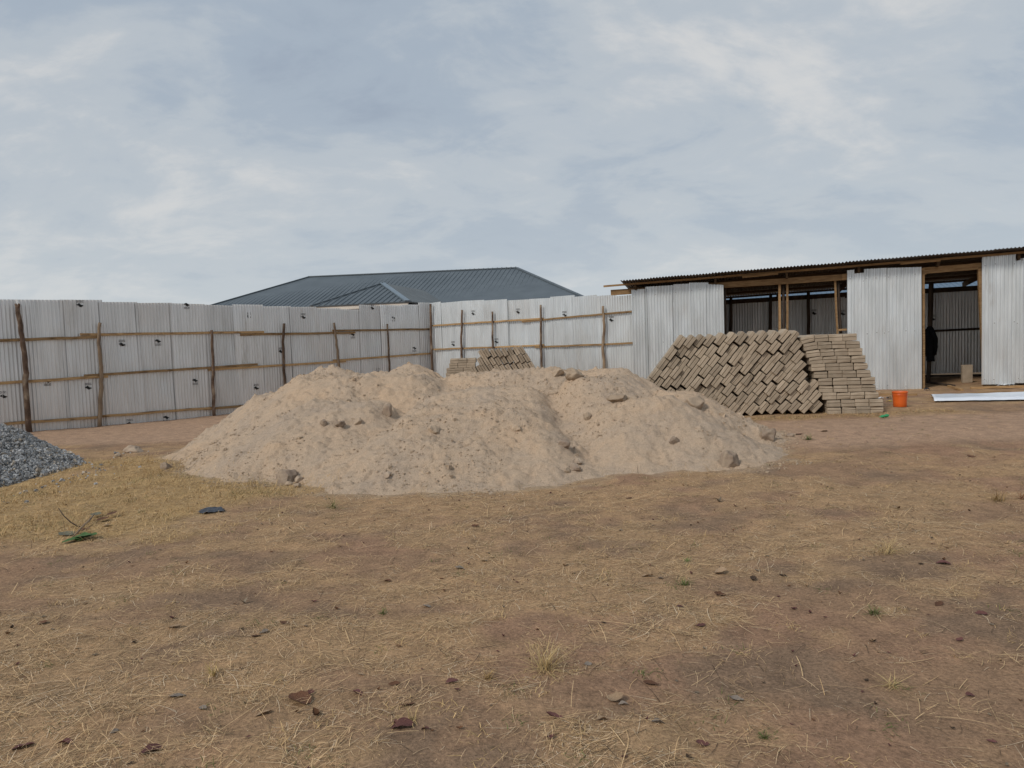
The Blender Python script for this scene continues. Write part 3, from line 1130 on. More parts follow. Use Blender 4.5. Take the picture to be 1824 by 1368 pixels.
def block_matrix(c, theta, yaw, roll=0.0):
    return Matrix.Translation(Vector(c)) @ Matrix.Rotation(yaw, 4, 'Z') @ Matrix.Rotation(-theta, 4, 'Y') @ Matrix.Rotation(roll, 4, 'X')


def put_block(c, theta, yaw, label, group, roll=0.0):
    o = bpy.data.objects.new('concrete_block', random.choice(BLOCKS))
    COL.objects.link(o)
    o.matrix_world = block_matrix(c, theta, yaw, roll)
    tag(o, label, 'block', group)
    return o


CORE = []


def core_block(c, theta, yaw):
    CORE.append(block_matrix(c, theta, yaw))


def inside(poly, x, z):
    c = False
    n = len(poly)
    for i in range(n):
        (x0, z0), (x1, z1) = poly[i], poly[(i + 1) % n]
        if (z0 > z) != (z1 > z) and x < (x1 - x0) * (z - z0) / (z1 - z0) + x0:
            c = not c
    return c


def leaning_pile(org, yaw, poly, s_range, thetas, what, group, side, min_py=0, sand_cut=None, layers=2, rag=0.07):
    """columns of blocks laid end to end on a slant. org = world xy of s = 0; poly in (s, z)"""
    ax = np.array([math.cos(yaw), math.sin(yaw)])
    dp = np.array([-math.sin(yaw), math.cos(yaw)])
    s = s_range[0]
    col_no = 0
    cols = []
    while s < s_range[1]:
        f = (s - s_range[0]) / (s_range[1] - s_range[0])
        th = thetas[0] + (thetas[1] - thetas[0]) * f
        xy = org + ax * s
        g = float(G(*xy))
        uu = np.array([math.cos(th), math.sin(th)])
        ww = np.array([-math.sin(th), math.cos(th)]) if th < math.pi / 2 else np.array([math.sin(th), -math.cos(th)])
        col = []
        j = 0
        while j < 14:
            base = np.array([s, g + 0.004]) + uu * (j * (BW + 0.010) + BW / 2) + ww * (BH / 2)
            if inside(poly, base[0], base[1] + random.uniform(-rag, rag) * (base[1] > g + 0.5)) and inside(poly, base[0], base[1] - 0.02):
                col.append((base, th))
            j += 1
        if col:
            cols.append(col)
        s += (BH + 0.011) / abs(math.sin(th))
    for ci, col in enumerate(cols):
        for bi, (b, th) in enumerate(col):
            jit = random.choice((0, 0, 0.02, -0.02, -0.035, 0.035)) + random.uniform(-0.012, 0.012)
            slip = random.uniform(-0.02, 0.02)
            b = b + np.array([math.cos(th), math.sin(th)]) * slip
            for lay in range(layers):
                cxy = org + ax * (b[0] + random.uniform(-.003, .003)) + dp * (lay * (BD + 0.02) + jit)
                c = (*cxy, b[1] + random.uniform(-.002, .003))
                px, py = project(c)
                t2 = th + random.uniform(-0.035, 0.035)
                hidden = sand_cut is not None and py > sand_cut(px)
                if lay == 0 and not hidden:
                    lab = f'{ORD[len(col) - bi]} block down in the {ORD[ci + 1]} slanting column from the left {what}'
                    put_block(c, t2, yaw + random.uniform(-.012, .012), lab, group)
                elif lay == 0 or lay == 1:
                    core_block((c[0], c[1], c[2] - (0.05 if lay else 0)), t2, yaw)


# the big slanting pile beside the sand
YP = 12.75
_pa = np.array([math.cos(math.radians(-9)), math.sin(math.radians(-9))])


def sz(px, py):
    """pixel to (distance along the pile's face, height)"""
    q = on_plane(px, py, (5.4, YP), (-_pa[1], _pa[0]))
    return ((q[:2] - np.array([5.4, YP])) @ _pa, q[2])


poly = [sz(1085, 760), sz(1118, 715), sz(1206, 598), sz(1300, 592), sz(1352, 588), sz(1407, 583), sz(1458, 728), sz(1452, 760)]
SAND_CUT = lambda px: float(np.interp(px, [1100, 1165, 1240, 1262, 1310, 1330], [668, 672, 708, 712, 740, 760]))
leaning_pile(np.array([5.4, YP]), math.radians(-9), poly, (sz(1095, 733)[0], sz(1466, 728)[0]), (math.radians(53), math.radians(47)), 'of the big pile', 'blocks in the big slanting pile', 1, sand_cut=SAND_CUT)

# the squared stack that leans on it
for i in range(11):
    s_left = sz(1468 - 4.6 * i + (3 if i in (1, 4) else 0), 700)[0]
    for lay in range(2):
        for j in range(4):
            tilt = 0.0
            dz = 0.0
            if i >= 6 and j == 0:
                tilt = math.radians(2 + 2.2 * (i - 6))
                dz = -0.004 * (i - 6)
            if i >= 8 and j == 1:
                tilt = math.radians(2.5)
            x = s_left + (j + 0.5) * (BW + 0.005) + random.uniform(-.006, .006)
            w_ = lay * (BD + 0.02) + random.uniform(-.015, .015)
            xy = np.array([5.4, YP]) + _pa * x + np.array([-_pa[1], _pa[0]]) * w_
            x, y = xy
            g = float(G(6.1, YP))
            z = g - 0.01 + i * (BH + 0.0045) + BH / 2 + dz
            if lay == 0:
                put_block((x, y, z), tilt + random.uniform(-.012, .012), math.radians(-9) + random.uniform(-.025, .025), f'{ORD[j + 1]} block from the left in the {ORD[i + 1]} course up the squared stack', 'blocks in the squared stack')
            else:
                core_block((x, y, z), tilt, math.radians(-9))

# far stacks before the right fence
YF = 19.3
yawf = math.radians(-10)
FAR_CUT = lambda px: float(np.interp(px, [780, 800, 850, 900, 960, 990], [676, 672, 666, 662, 664, 668]))
x_f = at(799, 660, YF)[0]
for i in range(10):
    for j in range(3):
        x = x_f + (j + 0.5) * (BW + 0.004) + (0.06 if i >= 8 else 0) - 0.02 * (9 - i) + random.uniform(-.006, .006)
        g = float(G(x_f + 0.3, YF))
        z = g + i * (BH + 0.004) + BH / 2
        px, py = project((x, YF, z))
        if py < FAR_CUT(px):
            put_block((x, YF, z), random.uniform(-.01, .01), random.uniform(-.02, .02), f'{ORD[j + 1]} block of the {ORD[10 - i]} course down in the small stack behind the sand', 'blocks in the small far stack')
        else:
            core_block((x, YF, z), 0, 0)
fsz = lambda px, py: (lambda q: (q[0], q[2]))(at(px, py, YF))
polyf = [fsz(846, 760), fsz(840, 690), fsz(844, 650), fsz(860, 622), fsz(938, 622), fsz(962, 664), fsz(985, 715), fsz(985, 760)]
leaning_pile(np.array([0.0, YF]), 0.0, polyf, (fsz(868, 712)[0], fsz(996, 712)[0]), (math.radians(120), math.radians(120)), 'of the small far pile', 'blocks in the small far pile', -1, sand_cut=FAR_CUT)

# blocks behind the faces that show
bm0 = BLOCKS[0]
bv = np.array([v.co[:] for v in bm0.vertices])
bf = [tuple(p.vertices) for p in bm0.polygons]
mb = MB()
for mw in CORE:
    a = np.array(mw)
    mb.add(bv @ a[:3, :3].T + a[:3, 3], bf)
core = mb.obj('stacked_blocks', M['block'])
tag(core, 'concrete blocks packed behind and under the front ones of the piles', 'blocks', kind='stuff')

# a block stood on end inside the doorway
q = sp(1722, 684, 1.3)
gz = float(G(q[0], q[1]))
o = put_block((q[0], q[1], gz + BD / 2), 0, math.atan2(SU[1], SU[0]) + 0.1, 'single concrete block stood on end inside the shed doorway', None)
o.matrix_world = Matrix.Translation((q[0], q[1], gz + BD / 2)) @ Matrix.Rotation(math.atan2(SU[1], SU[0]) + 0.08, 4, 'Z') @ Matrix.Rotation(math.pi / 2, 4, 'X')

# ------------------------------------------------------------------ gravel heap
GC = np.array([-8.6, 9.6])


def gravel_h(x, y):
    t = np.clip((y - 8.3) / 1.9, 0, 1)
    d = np.hypot(x + 9.0, y - (8.3 + 1.9 * t))
    d = d + 0.25 * (fbm(x * 1.5, y * 1.5, 91, 3) - 0.5)
    h = 1.46 - 0.62 * np.sqrt(d * d + 0.10)
    return np.where(h < 0.08, 0.08 - (0.08 - h) * 0.85, h)


n_st = 90000
px_ = RNG.uniform(-11.2, -5.4, n_st)
py_ = RNG.uniform(5.8, 12.4, n_st)
hh = gravel_h(px_, py_)
ok = (hh > -0.015 + RNG.uniform(0, 0.05, n_st)) & (px_ - GC[0] > -1.3)
px_, py_, hh = px_[ok], py_[ok], hh[ok]
# a few stones that have rolled off into the grass
n_r = 170
ang = RNG.uniform(-2.4, 0.9, n_r)
rr = 2.5 + np.abs(RNG.normal(0, 0.28, n_r))
rx_, ry_ = GC[0] + rr * np.cos(ang), 8.3 + 1.9 * RNG.random(n_r) + rr * np.sin(ang)
px_ = np.concatenate([px_, rx_])
py_ = np.concatenate([py_, ry_])
hh = np.concatenate([hh, np.maximum(gravel_h(rx_, ry_), 0.004)])
n_st = len(px_)
cube = np.array([(-1, -1, -1), (1, -1, -1), (1, 1, -1), (-1, 1, -1), (-1, -1, 1), (1, -1, 1), (1, 1, 1), (-1, 1, 1)], float)
jit = RNG.uniform(0.45, 1.0, (n_st, 8, 3))
scl = RNG.lognormal(math.log(0.0125), 0.42, (n_st, 1, 1)) * RNG.uniform(0.6, 1.25, (n_st, 1, 3))
pts = cube[None] * jit * scl
an = RNG.normal(0, 1, (n_st, 4))
an /= np.linalg.norm(an, axis=1, keepdims=True)
w, x, y, z = an.T
Rm = np.stack([np.stack([1 - 2 * (y * y + z * z), 2 * (x * y - z * w), 2 * (x * z + y * w)], -1),
               np.stack([2 * (x * y + z * w), 1 - 2 * (x * x + z * z), 2 * (y * z - x * w)], -1),
               np.stack([2 * (x * z - y * w), 2 * (y * z + x * w), 1 - 2 * (x * x + y * y)], -1)], 1)
pts = np.einsum('nij,nkj->nki', Rm, pts)
cen = np.stack([px_, py_, G(px_, py_) + np.maximum(hh, 0) + RNG.uniform(-0.004, 0.012, n_st)], -1)
pts = (pts + cen[:, None]).reshape(-1, 3)
cf = np.array([(0, 3, 2, 1), (4, 5, 6, 7), (0, 1, 5, 4), (1, 2, 6, 5), (2, 3, 7, 6), (3, 0, 4, 7)])
fq = (np.arange(n_st)[:, None, None] * 8 + cf[None]).reshape(-1, 4)
tone = RNG.uniform(0.16, 0.46, n_st)
gcl = np.stack([tone * 1.0, tone, tone * 0.99], -1)
warm = RNG.random(n_st) < 0.12
gcl[warm] = gcl[warm] * np.array([1.25, 1.08, 0.88])
# underlying body of the heap
bx_, by_ = np.meshgrid(np.arange(-11.4, -5.2, 0.08), np.arange(5.6, 12.8, 0.08))
bz_ = gravel_h(bx_, by_)
bi = np.arange(bx_.size).reshape(bx_.shape) + len(pts)
bq = np.stack([bi[:-1, :-1], bi[:-1, 1:], bi[1:, 1:], bi[1:, :-1]], -1)
bk = (bz_[:-1, :-1] > -0.02) & (bz_[1:, 1:] > -0.02) & (bz_[:-1, 1:] > -0.02) & (bz_[1:, :-1] > -0.02)
allv = np.concatenate([pts, np.stack([bx_, by_, G(bx_, by_) + bz_ - 0.012], -1).reshape(-1, 3)])
allq = np.concatenate([fq, bq[bk]])
allc = np.concatenate([np.repeat(gcl, 8, 0), np.full((bx_.size, 3), 0.16)])
gme = quick_mesh('gravel_heap', allv, allq, M['stone'], False, allc)
go = bpy.data.objects.new('gravel_heap', gme)
COL.objects.link(go)
tag(go, 'heap of grey crushed stone at the left edge', 'gravel heap', kind='stuff')

# ------------------------------------------------------------------ far buildings


def slope_part(name, poly3, rib_dir, spacing, material, parent, rib_h=0.03, rib_w=0.03, thick=0.05):
    """a roof slope: a thick plate with standing ribs that run along rib_dir, cut to the outline"""
    P = [Vector(p) for p in poly3]
    nrm = Vector((0, 0, 0))
    for i in range(len(P)):
        nrm += (P[i] - P[0]).cross(P[(i + 1) % len(P)] - P[0])
    nrm.normalize()
    if nrm.z < 0:
        P.reverse()
        nrm = -nrm
    d = Vector(rib_dir)
    d = (d - nrm * d.dot(nrm)).normalized()
    e = d.cross(nrm).normalized()
    m = MB()
    k = len(P)
    m.add([tuple(p) for p in P] + [tuple(p - nrm * thick) for p in P], [tuple(range(k)), tuple(range(2 * k - 1, k - 1, -1))] + [(i, i + k, (i + 1) % k + k, (i + 1) % k) for i in range(k)])
    ee = [(p - P[0]).dot(e) for p in P]
    dd = [(p - P[0]).dot(d) for p in P]
    x = min(ee) + spacing / 2
    while x < max(ee):
        cs = []
        for i in range(k):
            j = (i + 1) % k
            if (ee[i] - x) * (ee[j] - x) < 0:
                t = (x - ee[i]) / (ee[j] - ee[i])
                cs.append(dd[i] + t * (dd[j] - dd[i]))
        if len(cs) >= 2 and max(cs) - min(cs) > 0.15:
            a, b = P[0] + e * x + d * min(cs), P[0] + e * x + d * max(cs)
            m.add([a - e * rib_w, a + e * rib_w, a + e * rib_w * .5 + nrm * rib_h, a - e * rib_w * .5 + nrm * rib_h, b - e * rib_w, b + e * rib_w, b + e * rib_w * .5 + nrm * rib_h, b - e * rib_w * .5 + nrm * rib_h],
                  [(0, 1, 5, 4), (1, 2, 6, 5), (2, 3, 7, 6), (3, 0, 4, 7), (0, 3, 2, 1), (4, 5, 6, 7)])
        x += spacing
    return m.obj(name, material, parent)


def cap(name, a, b, parent, material, w=0.13):
    m = MB()
    a, b = Vector(a), Vector(b)
    m.beam(a + Vector((0, 0, 0.02)), b + Vector((0, 0, 0.02)), w * 1.3, 0.05)
    return m.obj(name, material, parent)


hosp = tag(empty('hipped_roof_building', (-5, 33, 0)), 'long building with a dark blue hipped metal roof beyond the left fence', 'building')
RL = at(550, 493.5, 37.6)
RR = at(920, 477.5, 35.6)
zr = (RL[2] + RR[2]) / 2
EZ = 3.15
ridge = (RR - RL)
ridge[2] = 0
ridge /= np.linalg.norm(ridge)
perp = np.array([ridge[1], -ridge[0], 0])       # towards the camera
run = 6.2


def eave(px, py0, Y):
    q = at(px, py0, Y)
    q[2] = EZ
    return q


FLc = RL + perp * run - ridge * 4.6
FLc[2] = EZ
FRc = RR + perp * run + ridge * 4.3
FRc[2] = EZ
BLc = RL - perp * run - ridge * 4.6
BLc[2] = EZ
BRc = RR - perp * run + ridge * 4.3
BRc[2] = EZ
mb_ = M['blue_roof']
slope_part('roof_slope', [FLc, FRc, RR, RL], -perp, 0.235, mb_, hosp)
slope_part('roof_slope', [BLc, BRc, RR, RL], perp, 0.235, mb_, hosp)
slope_part('roof_hip', [FLc, BLc, RL], ridge, 0.235, mb_, hosp)
slope_part('roof_hip', [FRc, BRc, RR], -ridge, 0.235, mb_, hosp)
cap('ridge_cap', RL, RR, hosp, mb_)
cap('hip_cap', FLc, RL, hosp, mb_)
cap('hip_cap', FRc, RR, hosp, mb_)


def box_walls(name, corners, z0, z1, material, parent):
    m = MB()
    k = len(corners)
    vs = [(c[0], c[1], z0) for c in corners] + [(c[0], c[1], z1) for c in corners]
    fs = [(i, (i + 1) % k, (i + 1) % k + k, i + k) for i in range(k)] + [tuple(range(k, 2 * k))]
    m.add(vs, fs)
    return m.obj(name, material, parent)


inn = 0.6
wc = [FLc - perp * inn + ridge * inn, FRc - perp * inn - ridge * inn, BRc + perp * inn - ridge * inn, BLc + perp * inn + ridge * inn]
box_walls('wall', wc, -0.2, EZ - 0.03, M['cream'], hosp)
for t in (0.12, 0.3, 0.62, 0.8, 0.93):
    c = wc[0] + (wc[1] - wc[0]) * t + perp * 0.02
    m = MB()
    m.beam((c - ridge * 0.7) * np.array([1, 1, 0]) + np.array([0, 0, 1.7]), (c + ridge * 0.7) * np.array([1, 1, 0]) + np.array([0, 0, 1.7]), 0.05, 1.2)
    m.obj('window', M['shade'], hosp)
# porch with its own small hipped roof
PZ = 3.30
pf0, pf1 = at(553, 545, 27.0), at(726, 540.5, 26.0)
pr = (pf1 - pf0)
pr[2] = 0
pwid = np.linalg.norm(pr)
pr /= pwid
pp = np.array([-pr[1], pr[0], 0])               # towards the back
pf0[2] = pf1[2] = PZ
apex = at(681, 505, 28.9)
back = apex + pp * 5.0
pb0, pb1 = pf0 + pp * 6.0, pf1 + pp * 6.0
slope_part('porch_roof_slope', [pf0, pf1, apex], pp, 0.235, mb_, hosp)
slope_part('porch_roof_slope', [pf1, pb1, back, apex], -pr, 0.235, mb_, hosp)
slope_part('porch_roof_slope', [pf0, pb0, back, apex], pr, 0.235, mb_, hosp)
M['ridge_light'] = rough_mat('lighter_ridge_flashing', (0.16, 0.21, 0.25), (0.21, 0.26, 0.30), 2, 0.4, 0, 10, 0.2)
cap('hip_cap', pf0, apex, hosp, mb_)
cap('hip_cap', pf1, apex, hosp, M['ridge_light'], 0.16)
m = MB()
m.beam(pf0 + pp * 0.06 - np.array([0, 0, 0.10]), pf1 + pp * 0.06 - np.array([0, 0, 0.10]), 0.03, 0.15)
m.obj('fascia_board', M['fascia'], hosp)
pi_ = 0.35
pw = [pf0 + pr * pi_ + pp * pi_, pf1 - pr * pi_ + pp * pi_, pf1 - pr * pi_ + pp * 5.5, pf0 + pr * pi_ + pp * 5.5]
box_walls('porch_wall', pw, -0.2, PZ - 0.16, M['cream'], hosp)
m = MB()
ca, cb = pw[0] + pr * 0.2 - pp * 0.02, pw[1] - pr * 0.9 - pp * 0.02
m.beam(ca * np.array([1, 1, 0]) + np.array([0, 0, 2.6]), cb * np.array([1, 1, 0]) + np.array([0, 0, 2.6]), 0.03, 0.75)
m.obj('window', M['shade'], hosp)

# pale blue roof seen through the gap under the shed's roof
bb = tag(empty('blue_roofed_building', (16, 33, 0)), 'building with a pale blue roof glimpsed through the gap above the shed back wall', 'building')
b0, b1 = np.array([7.6, 31.0, 2.55]), np.array([26.0, 25.5, 2.9])
bd = (b1 - b0) / np.linalg.norm(b1 - b0)
bp_ = np.array([-bd[1], bd[0], 0])
slope_part('roof_slope', [b0, b1, b1 + bp_ * 5 + np.array([0, 0, 1.35]), b0 + bp_ * 5 + np.array([0, 0, 1.35])], bp_, 0.2, M['pale_blue_roof'], bb)
slope_part('roof_slope', [b0 + bp_ * 10, b1 + bp_ * 10, b1 + bp_ * 5 + np.array([0, 0, 1.35]), b0 + bp_ * 5 + np.array([0, 0, 1.35])], -bp_, 0.2, M['pale_blue_roof'], bb)
box_walls('wall', [b0 + bd * .5 + bp_ * .5, b1 - bd * .5 + bp_ * .5, b1 - bd * .5 + bp_ * 9.5, b0 + bd * .5 + bp_ * 9.5], -0.2, 2.5, M['cream'], bb)

# ------------------------------------------------------------------ rocks and clods


def rock(name, px, py, wpx, hpx, label, mt, cat, seed, flat=1.0, sink=0.20, group=None):
    p = hit(px, py + hpx * 0.45)
    dist = (p - CAM) @ _F
    w, h = wpx * dist / FPX, hpx * dist / FPX
    rnd = random.Random(seed)
    import bmesh
    bm = bmesh.new()
    bmesh.ops.create_icosphere(bm, subdivisions=4, radius=1.0)
    sd_ = rnd.uniform(0, 99)
    cuts = [(Vector((rnd.gauss(0, 1), rnd.gauss(0, 1), rnd.gauss(0, 0.8))).normalized(), rnd.uniform(0.50, 0.85)) for _ in range(13)]
    for v in bm.verts:
        c = v.co.copy()
        for nrm, dlim in cuts:
            e = c.dot(nrm) - dlim
            if e > 0:
                c -= nrm * e * 0.97
        a = float(vn(np.array(c.x * 3.1 + sd_ + c.z * 2), np.array(c.y * 3.1 - sd_ + c.z * 1.3), seed))
        a2 = float(vn(np.array(c.x * 8 + sd_ + c.z * 5), np.array(c.y * 8 - sd_ + c.z * 4), seed + 3))
        v.co = c * (1 + 0.26 * (a - 0.5) + 0.12 * (a2 - 0.5)) * 1.22
    for v in bm.verts:
        v.co.x *= w * 0.56
        v.co.y *= w * 0.50
        v.co.z *= h * 0.62
    me = bpy.data.meshes.new(name)
    bm.to_mesh(me)
    bm.free()
    me.polygons.foreach_set('use_smooth', [True] * len(me.polygons))
    me.materials.append(M[mt])
    o = bpy.data.objects.new(name, me)
    COL.objects.link(o)
    o.location = (p[0], p[1] + w * 0.2, p[2] + h * (0.5 - sink))
    o.rotation_euler = (rnd.uniform(-.1, .1), rnd.uniform(-.1, .1), rnd.uniform(0, 6))
    tag(o, label, cat, group)
    return o


ROCKS = [
    ('rock', 509, 847, 31, 27, 'largest grey-brown rock at the left front foot of the sand', 'rock', 'rock'),
    ('rock', 534, 853, 15, 9, 'small dark rock just right of the large one at the sand foot', 'rock', 'rock'),
    ('rock', 515, 861, 11, 8, 'pale pebble before the large rock at the sand foot', 'clod', 'rock'),
    ('rock', 529, 865, 14, 7, 'flat pale stone between the sand foot and the large rock', 'clod', 'rock'),
    ('rock', 690, 731, 17, 19, 'upright brown rock standing on the sand left of centre', 'rock', 'rock'),
    ('rock', 576, 753, 16, 11, 'leftmost of three brown rocks in a row on the sand', 'rock', 'rock'),
    ('rock', 606, 754, 16, 12, 'middle one of three brown rocks in a row on the sand', 'rock', 'rock'),
    ('rock', 637, 751, 13, 11, 'rightmost of three brown rocks in a row on the sand', 'clod', 'rock'),
    ('rock', 690, 846, 14, 9, 'dark wedge of rock low on the front sand slope', 'rock', 'rock'),
    ('rock', 1301, 819, 27, 24, 'round rock at the right front toe of the sand', 'rock', 'rock'),
    ('rock', 1371, 773, 30, 22, 'boulder on the bare earth right of the sand before the block pile', 'rock', 'rock'),
    ('sand_clod', 1241, 716, 36, 24, 'large sandy clod high on the right shoulder of the heap', 'clod', 'clod'),
    ('sand_clod', 1104, 710, 32, 12, 'flat brown slab lying on the right crest of the heap', 'clod', 'clod'),
    ('sand_clod', 995, 662, 22, 15, 'left one of two clods on the skyline of the heap', 'clod', 'clod'),
    ('sand_clod', 1024, 664, 28, 17, 'right one of two clods on the skyline of the heap', 'clod', 'clod'),
    ('rock', 1006, 790, 18, 13, 'dark rock beside the gully in the middle of the heap', 'rock', 'rock'),
    ('rock', 1031, 822, 14, 10, 'upper rock at the mouth of the gully', 'rock', 'rock'),
    ('rock', 1027, 834, 20, 12, 'lower and larger rock at the mouth of the gully', 'rock', 'rock'),
    ('rock', 1012, 838, 14, 8, 'pale rock left of those at the mouth of the gully', 'clod', 'rock'),
    ('rock', 1202, 784, 19, 12, 'dark angular rock half way up the right slope', 'rock', 'rock'),
    ('sand_clod', 918, 761, 17, 11, 'small dark clod on the slope below the central ledge', 'clod', 'clod'),
    ('sand_clod', 772, 765, 22, 11, 'low clod on the left of the central ledge', 'clod', 'clod'),
    ('sand_clod', 1046, 742, 15, 12, 'clod wedged at the head of the gully', 'clod', 'clod'),
    ('rock', 295, 830, 16, 13, 'small round rock in the yellow grass by the sand', 'rock', 'rock'),
    ('rock', 236, 801, 26, 12, 'low pale stone in the yellow grass near the left fence', 'rock', 'rock'),
    ('rock', 208, 811, 12, 6, 'tiny white stone beside the low pale stone in the grass', 'clod', 'rock'),
    ('rock', 1407, 775, 12, 7, 'small stone right of the boulder on bare earth', 'rock', 'rock'),
]
for i, (nm, px, py, w, h, lab, mt, cat) in enumerate(ROCKS):
    rock(nm, px, py, w, h, lab, mt, cat, 100 + i)

# small crumbs over the sand and the toe: too many to count
n_c = 26000
cx = RNG.uniform(-6.6, 4.4, n_c)
cy = RNG.uniform(7.3, 13.6, n_c)
sh_ = S(cx, cy)
dens = fbm(cx * 1.6, cy * 1.6, 95, 3)
ok = (sh_ > -0.13) & (RNG.random(n_c) < sm((dens - 0.40) / 0.2))
cx, cy, sh_ = cx[ok], cy[ok], sh_[ok]
n_c = len(cx)
jit = RNG.uniform(0.45, 1.0, (n_c, 8, 3))
scl = RNG.lognormal(math.log(0.0055), 0.6, (n_c, 1, 1)) * RNG.uniform(0.7, 1.2, (n_c, 1, 3))
pts = cube[None] * jit * scl
an = RNG.uniform(0, 6.28, n_c)
ca_, sa_ = np.cos(an)[:, None], np.sin(an)[:, None]
pts = np.stack([pts[..., 0] * ca_ - pts[..., 1] * sa_, pts[..., 0] * sa_ + pts[..., 1] * ca_, pts[..., 2] * 0.8], -1)
cen = np.stack([cx, cy, G(cx, cy) + np.maximum(sh_, 0) + 0.004], -1)
fq = (np.arange(n_c)[:, None, None] * 8 + cf[None]).reshape(-1, 4)
t_ = RNG.uniform(0.78, 1.12, (n_c, 1))
crc = np.array([[0.43, 0.33, 0.235]]) * t_
crm = quick_mesh('sand_crumbs', (pts + cen[:, None]).reshape(-1, 3), fq, M['stone'], False, np.repeat(crc, 8, 0))
cro = bpy.data.objects.new('sand_crumbs', crm)
COL.objects.link(cro)
tag(cro, 'small crumbs and pebbles scattered over the sand heap', 'pebbles', kind='stuff')

# ------------------------------------------------------------------ straw, grass and litter


def ribbons(p, L_, az, tilt, width, bend, col, seg=3, taper=0.35, lift=0.004, follow=True, flat=0.0):
    """many curved blades at once: p (n,3) starts, az heading, tilt above the ground, bend sideways"""
    n = len(L_)
    vs = np.zeros((n, (seg + 1) * 2, 3))
    cl = np.zeros((n, (seg + 1) * 2, 3))
    pos = p.copy()
    a = az.copy()
    t = tilt.copy()
    wd = width.copy()
    for i in range(seg + 1):
        f = i / seg
        k = wd * (1 - (1 - taper) * f) * 0.5
        side = np.stack([-np.sin(a) * k, np.cos(a) * k, k * flat], -1)
        q = pos.copy()
        if follow:
            g = terrain(pos[:, 0], pos[:, 1])
            q[:, 2] = np.maximum(q[:, 2], g + lift)
        vs[:, 2 * i] = q - side
        vs[:, 2 * i + 1] = q + side
        cl[:, 2 * i] = cl[:, 2 * i + 1] = col * (0.85 + 0.3 * f)
        st = L_ / seg
        pos = pos + np.stack([np.cos(a) * np.cos(t) * st, np.sin(a) * np.cos(t) * st, np.sin(t) * st], -1)
        a = a + bend[:, 0]
        t = t + bend[:, 1]
    base = np.arange(n)[:, None, None] * (seg + 1) * 2
    qd = np.array([(2 * i, 2 * i + 1, 2 * i + 3, 2 * i + 2) for i in range(seg)])
    return vs.reshape(-1, 3), (base + qd[None]).reshape(-1, 4), cl.reshape(-1, 3)


def straw_colors(n):
    pal = np.array([(0.68, 0.455, 0.240), (0.76, 0.55, 0.335), (0.80, 0.645, 0.455), (0.38, 0.25, 0.13), (0.085, 0.060, 0.042), (0.20, 0.16, 0.09)])
    k = RNG.choice(len(pal), n, p=[0.25, 0.23, 0.11, 0.18, 0.14, 0.09])
    return pal[k] * RNG.uniform(0.75, 1.15, (n, 1))


def sample_wedge(n, y0, y1, margin=1.3, half=0.74, power=1.0):
    y = y0 + (y1 - y0) * RNG.random(n) ** power
    x = RNG.uniform(-1, 1, n) * (half * y + margin)
    return x, y


VV, QQ, CC = [], [], []
off = 0
for (n, y0, y1, lmed, wmul) in [(95000, 2.3, 5.2, 0.043, 1.0), (75000, 5.2, 9.0, 0.055, 1.25), (40000, 9.0, 16.0, 0.075, 1.7)]:
    x, y = sample_wedge(n, y0, y1)
    st, bare = straw_amount(x, y)
    clump = fbm(x * 6.5, y * 8.5, 101, 3)
    pr_ = (0.07 + 1.0 * st) * (0.20 + 1.3 * sm((clump - 0.40) / 0.22))
    s_here = S(x, y, False)
    pr_ = np.where(s_here > 0.02, 0.012, pr_)
    pr_ = np.where(gravel_h(x, y) > 0, 0, pr_)
    behind = ((np.stack([x, y], -1) - S0) @ SV) > -0.1
    pr_ = np.where(behind & (x > 2), 0.03, pr_)
    nrm_ = np.array([(CORNER - A0)[1], -(CORNER - A0)[0]]) / np.hypot(*(CORNER - A0))
    pr_ = np.where(((np.stack([x, y], -1) - A0) @ nrm_) < 0.1, 0, pr_)
    ok = RNG.random(n) < pr_
    x, y = x[ok], y[ok]
    n = len(x)
    L_ = np.clip(RNG.lognormal(math.log(lmed), 0.62, n), 0.012, 0.30)
    # neighbours tend to lie the same way
    az = 2 * np.pi * fbm(x * 1.3, y * 1.3, 111, 2) * 1.6 + RNG.normal(0, 1.1, n)
    tilt = np.abs(RNG.normal(0, 0.12, n)) + (RNG.random(n) < 0.05) * RNG.uniform(0.3, 0.8, n)
    width = RNG.uniform(0.0011, 0.0025, n) * wmul * (1 + 0.5 * (L_ > 0.12))
    bend = np.stack([RNG.normal(0, 0.12, n), -tilt * RNG.uniform(0.3, 0.9, n)], -1)
    p = np.stack([x, y, terrain(x, y) + 0.003], -1)
    v_, q_, c_ = ribbons(p, L_, az, tilt, width, bend, straw_colors(n))
    VV.append(v_)
    QQ.append(q_ + off)
    CC.append(c_)
    off += len(v_)
